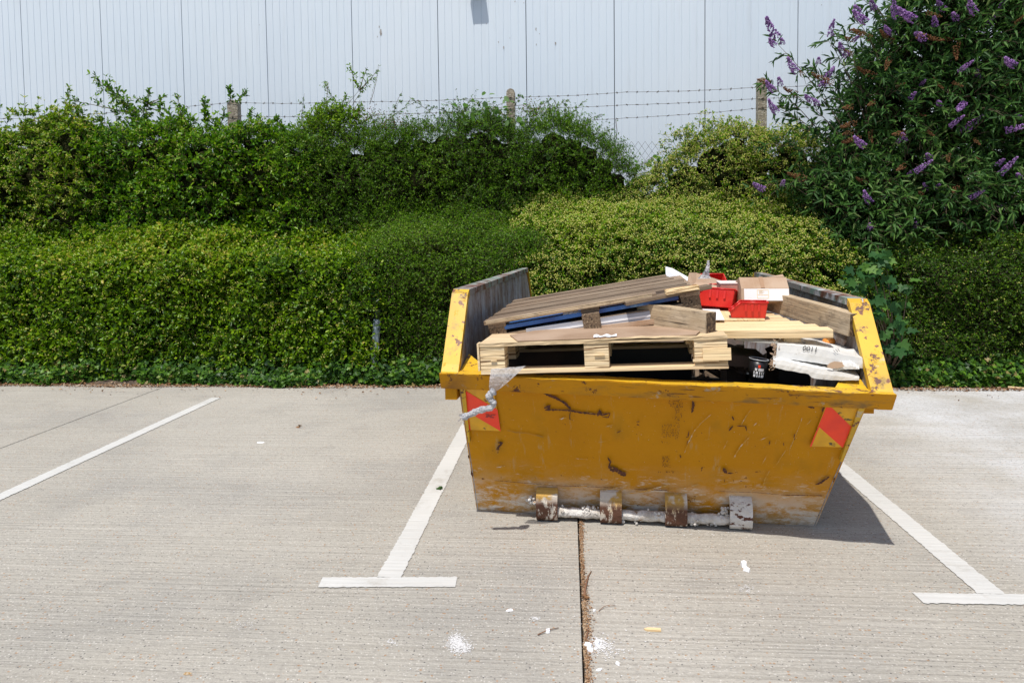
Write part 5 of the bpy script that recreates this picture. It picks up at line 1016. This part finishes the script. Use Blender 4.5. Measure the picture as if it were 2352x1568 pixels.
# white flattened cartons at the right
def crumpled(name, label, a, ya, b, yb, dep, prof, m, seed, zt=0.0, text=None):
    """prof: (fraction along, z bottom, z top) -> a long sagging carton"""
    p0 = sk(*a, ya); p1 = sk(*b, yb); x_ = (p1-p0).normalized(); y_ = (EY-x_*EY.dot(x_)).normalized(); z_ = x_.cross(y_); M = Matrix((x_, y_, z_)).transposed().to_4x4(); M.translation = p0; L_ = (p1-p0).length
    r = empty(name, M, label=label, cat='carton'); bm = bmesh.new(); rr = random.Random(seed); n = 26; S = []
    fx, zb, ztp = zip(*prof)
    for i in range(n+1):
        f = i/n; x = f*L_; b_ = np.interp(f, fx, zb); t_ = np.interp(f, fx, ztp); j = lambda s=.0010: rr.uniform(-s, s)
        S.append([bm.verts.new((x, j(), b_+j())), bm.verts.new((x, j(.001), (b_+t_)/2)), bm.verts.new((x, .004+j(), t_+j())), bm.verts.new((x+j(), dep*.5, t_+.012+j(.004))), bm.verts.new((x, dep, t_+zt)), bm.verts.new((x, dep, b_+zt))])
    for p, q in zip(S[:-1], S[1:]):
        for i in range(6): bm.faces.new((p[i], q[i], q[(i+1) % 6], p[(i+1) % 6]))
    bm.faces.new(S[0][::-1]); bm.faces.new(S[-1])
    bmesh_obj('carton_panel', bm, m, r); return r, M, L_
rt_, Mt, Lt = crumpled('white_carton', 'upper flattened white carton marked with upside-down digits', (1783, 822), -.26, (1998, 849), -.36, .34, [(0, 0, .072), (.25, .002, .072), (.5, .000, .070), (.72, -.002, .054), (.85, .000, .052), (1, .004, .054)], M_wcard, 4)
cu = bpy.data.curves.new('digits', 'FONT'); cu.body = '1100'; cu.size = .034; cu.extrude = .0002; cu.shear = .18
to = bpy.data.objects.new('digits', cu); COL.objects.link(to); bpy.context.view_layer.update(); dg = bpy.context.evaluated_depsgraph_get(); me = bpy.data.meshes.new_from_object(to.evaluated_get(dg)); bpy.data.objects.remove(to)
me.materials.clear(); pt = Mt.inverted() @ sk(1881, 797, -.30)
link('digits', me, M_ink, rt_, Matrix.Translation((pt.x, -.0035, pt.z)) @ Matrix.Rotation(math.pi, 4, 'Y') @ Matrix.Rotation(math.pi/2, 4, 'X') @ Matrix.Scale(1, 4))
bm = bmesh.new()
for (u, v, du, dv) in ((1842, 785, 8, 3), (1845, 789, 6, -3), (1850, 786, -2, 6), (1915, 803, 5, 6), (1920, 801, 5, 6), (1925, 799, 4, 6)):
    a = Mt.inverted() @ sk(u, v, -.31); b = Mt.inverted() @ sk(u+du, v+dv, -.31); a.y = b.y = -.0032; add_tube(bm, [a, b], .0012, 4)
bmesh_obj('pen_mark', bm, M_ink, rt_)
# torn brown end
def torn(parent, M, px, y, s, seed, sx=1):
    rr = random.Random(seed); bm = bmesh.new(); c = M.inverted() @ sk(*px, y)
    for _ in range(22):
        a = c+Vector((rr.gauss(0, s[0]), rr.uniform(-.008, .01), rr.gauss(0, s[1]))); d = Vector((rr.uniform(-1, .2), rr.uniform(-.6, .3), rr.uniform(-.5, .5))).normalized()*rr.uniform(.006, .02); e = Vector((rr.uniform(-.3, .3), 0, 1)).normalized()*rr.uniform(.004, .010)
        bm.faces.new([bm.verts.new(p) for p in (a-e, a+d*.8-e*.4, a+d+e*.5, a+e)])
    bmesh_obj('torn_edge', bm, M_card, parent)
torn(rt_, Mt, (1782, 806), -.262, (.006, .020), 4)
rl_, Ml, Ll = crumpled('white_carton', 'lower torn white carton lying on the front lip of the skip', (1776, 842), -.31, (1975, 864), -.38, .26, [(0, -.0, .030), (.1, -.008, .036), (.42, -.016, .020), (.47, -.034, .018), (.62, -.034, .014), (.8, -.030, .010), (.9, -.024, .002), (1, -.018, -.004)], M_wcard, 6)
torn(rl_, Ml, (1778, 836), -.302, (.008, .012), 7)
bm = bmesh.new(); c = Ml.inverted() @ sk(1920, 838, -.36); rr2 = random.Random(2); vs = []
for t in np.linspace(0, 6.28, 13)[:-1]: vs.append(bm.verts.new((c.x+.036*rr2.uniform(.75, 1.1)*math.cos(t)+.012*math.sin(t), -.0032, c.z+.021*rr2.uniform(.75, 1.1)*math.sin(t))))
bm.faces.new(vs); bmesh_obj('torn_patch', bm, M_card, rl_)
rf_, Mf, Lf_ = crumpled('white_carton', 'small crushed white carton flap in the right front corner', (1915, 852), -.355, (1975, 848), -.375, .12, [(0, 0, .012), (.3, .004, .032), (.7, .004, .034), (1, 0, .008)], M_wcard, 9)
slab('flat_board', 'grey-white curled board in shadow under the pine deck', 'board', (1690, 782), -.12, (1945, 806), -.12, .4, .02, M_wcard)
# board and rubble coloured dark to stand in for shade inside
slab('flat_board', 'flat board coloured dark as the shaded void behind the black bucket', 'board', (1672, 840), -.05, (1760, 848), -.05, .3, .06, M_in2)
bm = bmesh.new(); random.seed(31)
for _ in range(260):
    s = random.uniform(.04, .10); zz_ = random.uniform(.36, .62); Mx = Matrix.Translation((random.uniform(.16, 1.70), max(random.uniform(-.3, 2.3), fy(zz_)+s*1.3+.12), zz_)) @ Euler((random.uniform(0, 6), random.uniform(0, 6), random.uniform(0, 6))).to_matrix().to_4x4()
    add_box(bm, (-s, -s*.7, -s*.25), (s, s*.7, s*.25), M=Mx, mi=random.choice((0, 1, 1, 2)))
for _ in range(60):  # extra dark boxes added to hide the sunlit right wall
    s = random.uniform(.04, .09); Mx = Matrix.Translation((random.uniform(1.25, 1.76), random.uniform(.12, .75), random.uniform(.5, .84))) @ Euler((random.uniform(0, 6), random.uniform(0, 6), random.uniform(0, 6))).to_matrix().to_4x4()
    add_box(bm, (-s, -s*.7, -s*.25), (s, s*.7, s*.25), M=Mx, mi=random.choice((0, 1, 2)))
add_box(bm, (.10, .44, .40), (.70, .455, .895), mi=0); add_box(bm, (.705, .46, .40), (1.22, .475, .90), mi=2)  # dark panels added behind the pallet so its openings look shaded
tag(bmesh_obj('shade_fill_waste', bm, [M_in2, M_wold, M_black], None, SKM), 'jumble of broken card and wood with added panels, coloured dark as shade inside the skip', 'waste', kind='stuff')
# bucket
c = skl(1738, 872, -.22); bk = empty('black_bucket', SKM @ Matrix.Translation(c) @ Matrix.Rotation(.12, 4, 'Y'), label='black plastic bucket with a blurred red and white label just behind the lip', cat='bucket')
def lathe(bm, prof, n=28, M=None, mi=0):
    rg = [[bm.verts.new((M or Matrix.Identity(4)) @ Vector((r*math.cos(2*math.pi*k/n), r*math.sin(2*math.pi*k/n), z))) for k in range(n)] for r, z in prof]
    for a, b in zip(rg[:-1], rg[1:]):
        for k in range(n): f = bm.faces.new((a[k], a[(k+1) % n], b[(k+1) % n], b[k])); f.smooth = True; f.material_index = mi
bm = bmesh.new(); lathe(bm, [(.001, .0), (.036, .0), (.045, .105), (.043, .105), (.034, .004), (.001, .004)]); bmesh_obj('bucket_body', bm, M_black, bk)
bm = bmesh.new(); lathe(bm, [(.0445, .103), (.048, .103), (.048, .108), (.0445, .108), (.0445, .103)]); bmesh_obj('bucket_rim', bm, mat('rim_plastic', (.3, .32, .35), .3), bk)
bm = bmesh.new()
for k in range(10):
    for zz in range(3):
        a0 = -2.2+k*.13; a1 = a0+.11; z0_, z1_ = .02+zz*.016, .033+zz*.016
        if random.random() < .25: continue
        q = [(a0, z0_), (a1, z0_), (a1, z1_), (a0, z1_)]; f = bm.faces.new([bm.verts.new(((.0372+.0857*z)*math.cos(a)*1.012, (.0372+.0857*z)*math.sin(a)*1.012, z)) for a, z in q])
bmesh_obj('label_print', bm, M_white, bk)
bm = bmesh.new(); q = [(-1.75, .068), (-1.5, .068), (-1.5, .082), (-1.75, .082)]; bm.faces.new([bm.verts.new(((.0372+.0857*z)*math.cos(a)*1.012, (.0372+.0857*z)*math.sin(a)*1.012, z)) for a, z in q]); bmesh_obj('label_spot', bm, M_red, bk)
# orange net bag by the right wall
c = sk(1905, 786, .0); bm = bmesh.new(); bmesh.ops.create_icosphere(bm, subdivisions=3, radius=.038, matrix=Matrix.Scale(.8, 4, (1, 0, 0)))
for v in bm.verts: v.co *= 1+.06*math.sin(v.co.z*160)
tag(bmesh_obj('orange_net_bag', bm, M_orange, None, Matrix.Translation(c), smooth=True), 'small orange net bundle peeping out under the pine deck', 'net bag')

# clear wrap knotted and hanging over the lip
wrap = empty('plastic_wrap', Matrix.Translation(sk(1130, 905, -.47)), label='clear stretch wrap knotted and twisted, hanging over the left front lip', cat='plastic wrap'); wi_ = wrap.matrix_world.inverted()
bm = bmesh.new(); V = []; rw = random.Random(6); n = 14
for i in range(n+1):
    s = i/n; c = wi_ @ sk(1168-36*s, 848+52*s, -.455-.02*math.sin(s*3)); w_ = .074*(1-s)**.8+.012
    V.append([bm.verts.new(c+EX*(w_*(k/7*2-1))+EY*(.006*math.sin(k*2.1+i*.3)*(1.2-s))+Vector((0, 0, .028*(1-s)*(1-k/7)*.0+(.018*(1-s))*(k/7)))) for k in range(8)])
for a, b in zip(V[:-1], V[1:]):
    for k in range(7): f = bm.faces.new((a[k], a[k+1], b[k+1], b[k])); f.smooth = True
bmesh_obj('fanned_film', bm, M_plast, wrap)
bm = bmesh.new(); pts = [(1136, 898), (1128, 903), (1124, 912), (1128, 918), (1134, 922), (1134, 930), (1128, 936), (1114, 939), (1098, 943), (1084, 950), (1072, 955), (1060, 958)]
Pp = [wi_ @ sk(u, v, -.50+.004*math.sin(u)) for u, v in pts]; dn = []
for a, b in zip(Pp[:-1], Pp[1:]): dn += [a.lerp(b, k/5) for k in range(5)]
add_tube(bm, dn, [(.018 if i < 12 else .0155)*(1+.10*math.sin(i*.9))*rw.uniform(.88, 1.12) for i in range(len(dn))], 8); bmesh_obj('twisted_film', bm, M_plastw, wrap, smooth=True)
bm = bmesh.new()
for i in range(26):
    c = wi_ @ sk(1070+rw.gauss(0, 9), 955+rw.gauss(0, 5), -.50+rw.uniform(-.01, .01)); d = Vector((rw.uniform(-1, 0), rw.uniform(-.3, .3), rw.uniform(-1, .2)))*.022; e = Vector((rw.uniform(-.5, .5), .3, rw.uniform(-1, 1)))*.012
    bm.faces.new([bm.verts.new(p) for p in (c-e, c+d, c+d*.8+e, c+e)])
bmesh_obj('frayed_end', bm, M_plast, wrap)

# ------------------------------------------------------------------ small things on the ground
def chip_obj(name, label, cat, u, v, size, m, seed, group=None, flat=.35, z=0):
    rr = random.Random(seed); c = onz(u, v, 0); bm = bmesh.new(); n = rr.randint(5, 7); pts = [(size*rr.uniform(.7, 1.15)*math.cos(6.283*k/n), size*rr.uniform(.4, .8)*math.sin(6.283*k/n)) for k in range(n)]
    h = size*flat; a = [bm.verts.new((x, y, 0)) for x, y in pts]; b = [bm.verts.new((x*.85, y*.85, h*rr.uniform(.7, 1.2))) for x, y in pts]
    bm.faces.new(a[::-1]); bm.faces.new(b)
    for k in range(n): bm.faces.new((a[k], a[(k+1) % n], b[(k+1) % n], b[k]))
    return tag(bmesh_obj(name, bm, m, None, Matrix.Translation((c.x, c.y, .001+z)) @ Matrix.Rotation(rr.uniform(0, 6), 4, 'Z')), label, cat, group)
G = 'broken plaster pieces on the concrete'
chip_obj('plaster_chip', 'upper of two white plaster lumps below the right side of the skip', 'rubble', 1710, 1299, .028, M_chalk, 3, G, .6)
chip_obj('plaster_chip', 'lower flat one of two white plaster lumps below the right side of the skip', 'rubble', 1716, 1308, .028, M_chalk, 14, G, .3)
chip_obj('plaster_chip', 'single white plaster lump on the slab left of the joint', 'rubble', 1259, 1450, .016, M_chalk, 5, G, .5)
chip_obj('plaster_chip', 'white plaster flake nearest the bottom right of the powder heap', 'rubble', 1420, 1524, .013, M_chalk, 6, G, .3)
chip_obj('plaster_chip', 'small plaster flake low beside the slab joint', 'rubble', 1377, 1538, .012, M_chalk, 7, G, .3)
chip_obj('plaster_chip', 'plaster flake right of the twig at the slab joint', 'rubble', 1366, 1402, .012, M_chalk, 8, G, .3)
chip_obj('plaster_chip', 'large angular plaster piece at the left of the powder heap', 'rubble', 1352, 1484, .022, M_chalk, 9, G, .5)
chip_obj('plaster_chip', 'pointed plaster piece in front of the powder heap', 'rubble', 1356, 1494, .018, M_chalk, 21, G, .4)
chip_obj('plaster_chip', 'plaster piece in the middle of the powder heap', 'rubble', 1372, 1478, .02, M_chalk, 11, G, .5)
chip_obj('paper_scrap', 'small white paper scrap lying in the bay left of the skip', 'paper', 599, 1016, .036, M_white, 12, None, .05)
chip_obj('paper_scrap', 'thin white paper sliver left of the joint', 'paper', 1172, 1401, .018, M_white, 13, None, .05)
bm = bmesh.new(); rp = random.Random(77)
def dust(u, v, su, sv, n, smax):
    for _ in range(n):
        c = onz(u+rp.gauss(0, su), v+rp.gauss(0, sv), 0); s = rp.uniform(.25, 1)**2*smax+.0012; a = rp.uniform(0, 6); k = 5
        bm.faces.new([bm.verts.new((c.x+s*math.cos(a+t), c.y+s*.8*math.sin(a+t), .0012+rp.uniform(0, .0012))) for t in [6.283*q/k for q in range(k)]])
dust(1375, 1478, 14, 8, 300, .0045); dust(1400, 1492, 26, 10, 140, .003); dust(1048, 1472, 10, 9, 620, .0022); dust(1060, 1486, 13, 7, 520, .0022); dust(1230, 1421, 5, 3, 60, .003); dust(900, 1474, 8, 3, 40, .003); dust(1715, 1352, 10, 5, 70, .003); dust(1440, 1476, 160, 60, 170, .003); dust(1560, 1222, 150, 6, 130, .004); dust(560, 1436, 14, 5, 40, .002)
M_dust = mat('chalk_dust', (.64, .63, .62), .95)
tag(bmesh_obj('plaster_dust', bm, M_dust), 'white plaster dust and crumbs scattered on the slabs', 'dust', kind='stuff')
c0 = onz(1480, 1446, 0); c1 = onz(1519, 1448, 0); d = (c1-c0); bm = bmesh.new(); L5 = d.length
poly_prism(bm, [Vector((0, 0, 0)), Vector((.012, -.009, 0)), Vector((L5, -.009, 0)), Vector((L5, .010, 0)), Vector((.016, .010, 0))], Vector((0, 0, .006)))
tag(bmesh_obj('wood_chip', bm, M_wnew, None, Matrix.Translation((c0.x, c0.y, .001)) @ Matrix.Rotation(math.atan2(d.y, d.x), 4, 'Z')), 'pale pointed wood chip on the right slab', 'wood chip')
def twig(label, pts, r0):
    bm = bmesh.new(); P = [onz(u, v, 0)+Vector((0, 0, .004+.004*math.sin(i))) for i, (u, v) in enumerate(pts)]; add_tube(bm, P, [r0*(1-.6*i/len(P)) for i in range(len(P))], 5); return tag(bmesh_obj('twig', bm, mat('dry_twig', (.20, .10, .055), .9), smooth=True), label, 'twig')
twig('forked reddish dry twig lying along the slab joint', [(1343, 1372), (1345, 1355), (1348, 1342), (1352, 1325), (1359, 1312)], .006)
twig('short dry stalk by the plaster heap at the joint', [(1346, 1470), (1350, 1458), (1352, 1450)], .004)
twig('thin straw beside the lone plaster lump', [(1236, 1459), (1248, 1455), (1260, 1450), (1284, 1443)], .0025)
twig('curved thin stalk right of the joint', [(1376, 1404), (1388, 1396), (1402, 1392), (1414, 1392)], .0015)
for k, (u, v, lab) in enumerate([(1007, 1124, 'curled dark green leaf on the middle parking line'), (1352, 1378, 'small reddish brown leaf by the slab joint'), (695, 981, 'brown dry leaf in the bay left of the skip')]):
    c = np.array(onz(u, v, 0)); r = np.random.default_rng(90+k); n = 4 if k == 0 else 2
    g = leafgeo(np.tile([0, 0, .008], (n, 1))+r.normal(size=(n, 3))*.008*[1, 1, .3], r.normal(size=(n, 3))*[1, 1, .2], np.tile([0, 0, 1.], (n, 1))+r.normal(size=(n, 3))*.5, .036, .026, np.full(n, .35), T_LOBE)
    o = mesh_from('fallen_leaf', [(g, 0)], [M_ivy if k == 0 else M_dead]); o.location = c; tag(o, lab, 'leaf')
bm = bmesh.new(); cst = onz(431, 1546, 0); vs = [bm.verts.new((cst.x+.017*random.uniform(.7, 1.2)*math.cos(t), cst.y+.010*random.uniform(.6, 1.2)*math.sin(t), .0014)) for t in np.linspace(0, 6.28, 12)[:-1]]; bm.faces.new(vs)
tag(bmesh_obj('rust_spot', bm, mat('ochre_spot', (.34, .20, .07), .9, [dict(c=(.45, .36, .25), s=120, lo=.45, hi=.55)])), 'small ochre stain on the slab at the lower left', 'stain')
# split plank at the far right by the litter
c0 = onz(2316, 893, .0); bm = bmesh.new(); add_box(bm, (0, 0, 0), (.26, .03, .012), bev=.002); tag(bmesh_obj('plank_offcut', bm, M_wnew, None, Matrix.Translation((c0.x, c0.y, .012)) @ Matrix.Rotation(-.5, 4, 'Z')), 'narrow pale plank offcut at the right edge by the litter', 'offcut')
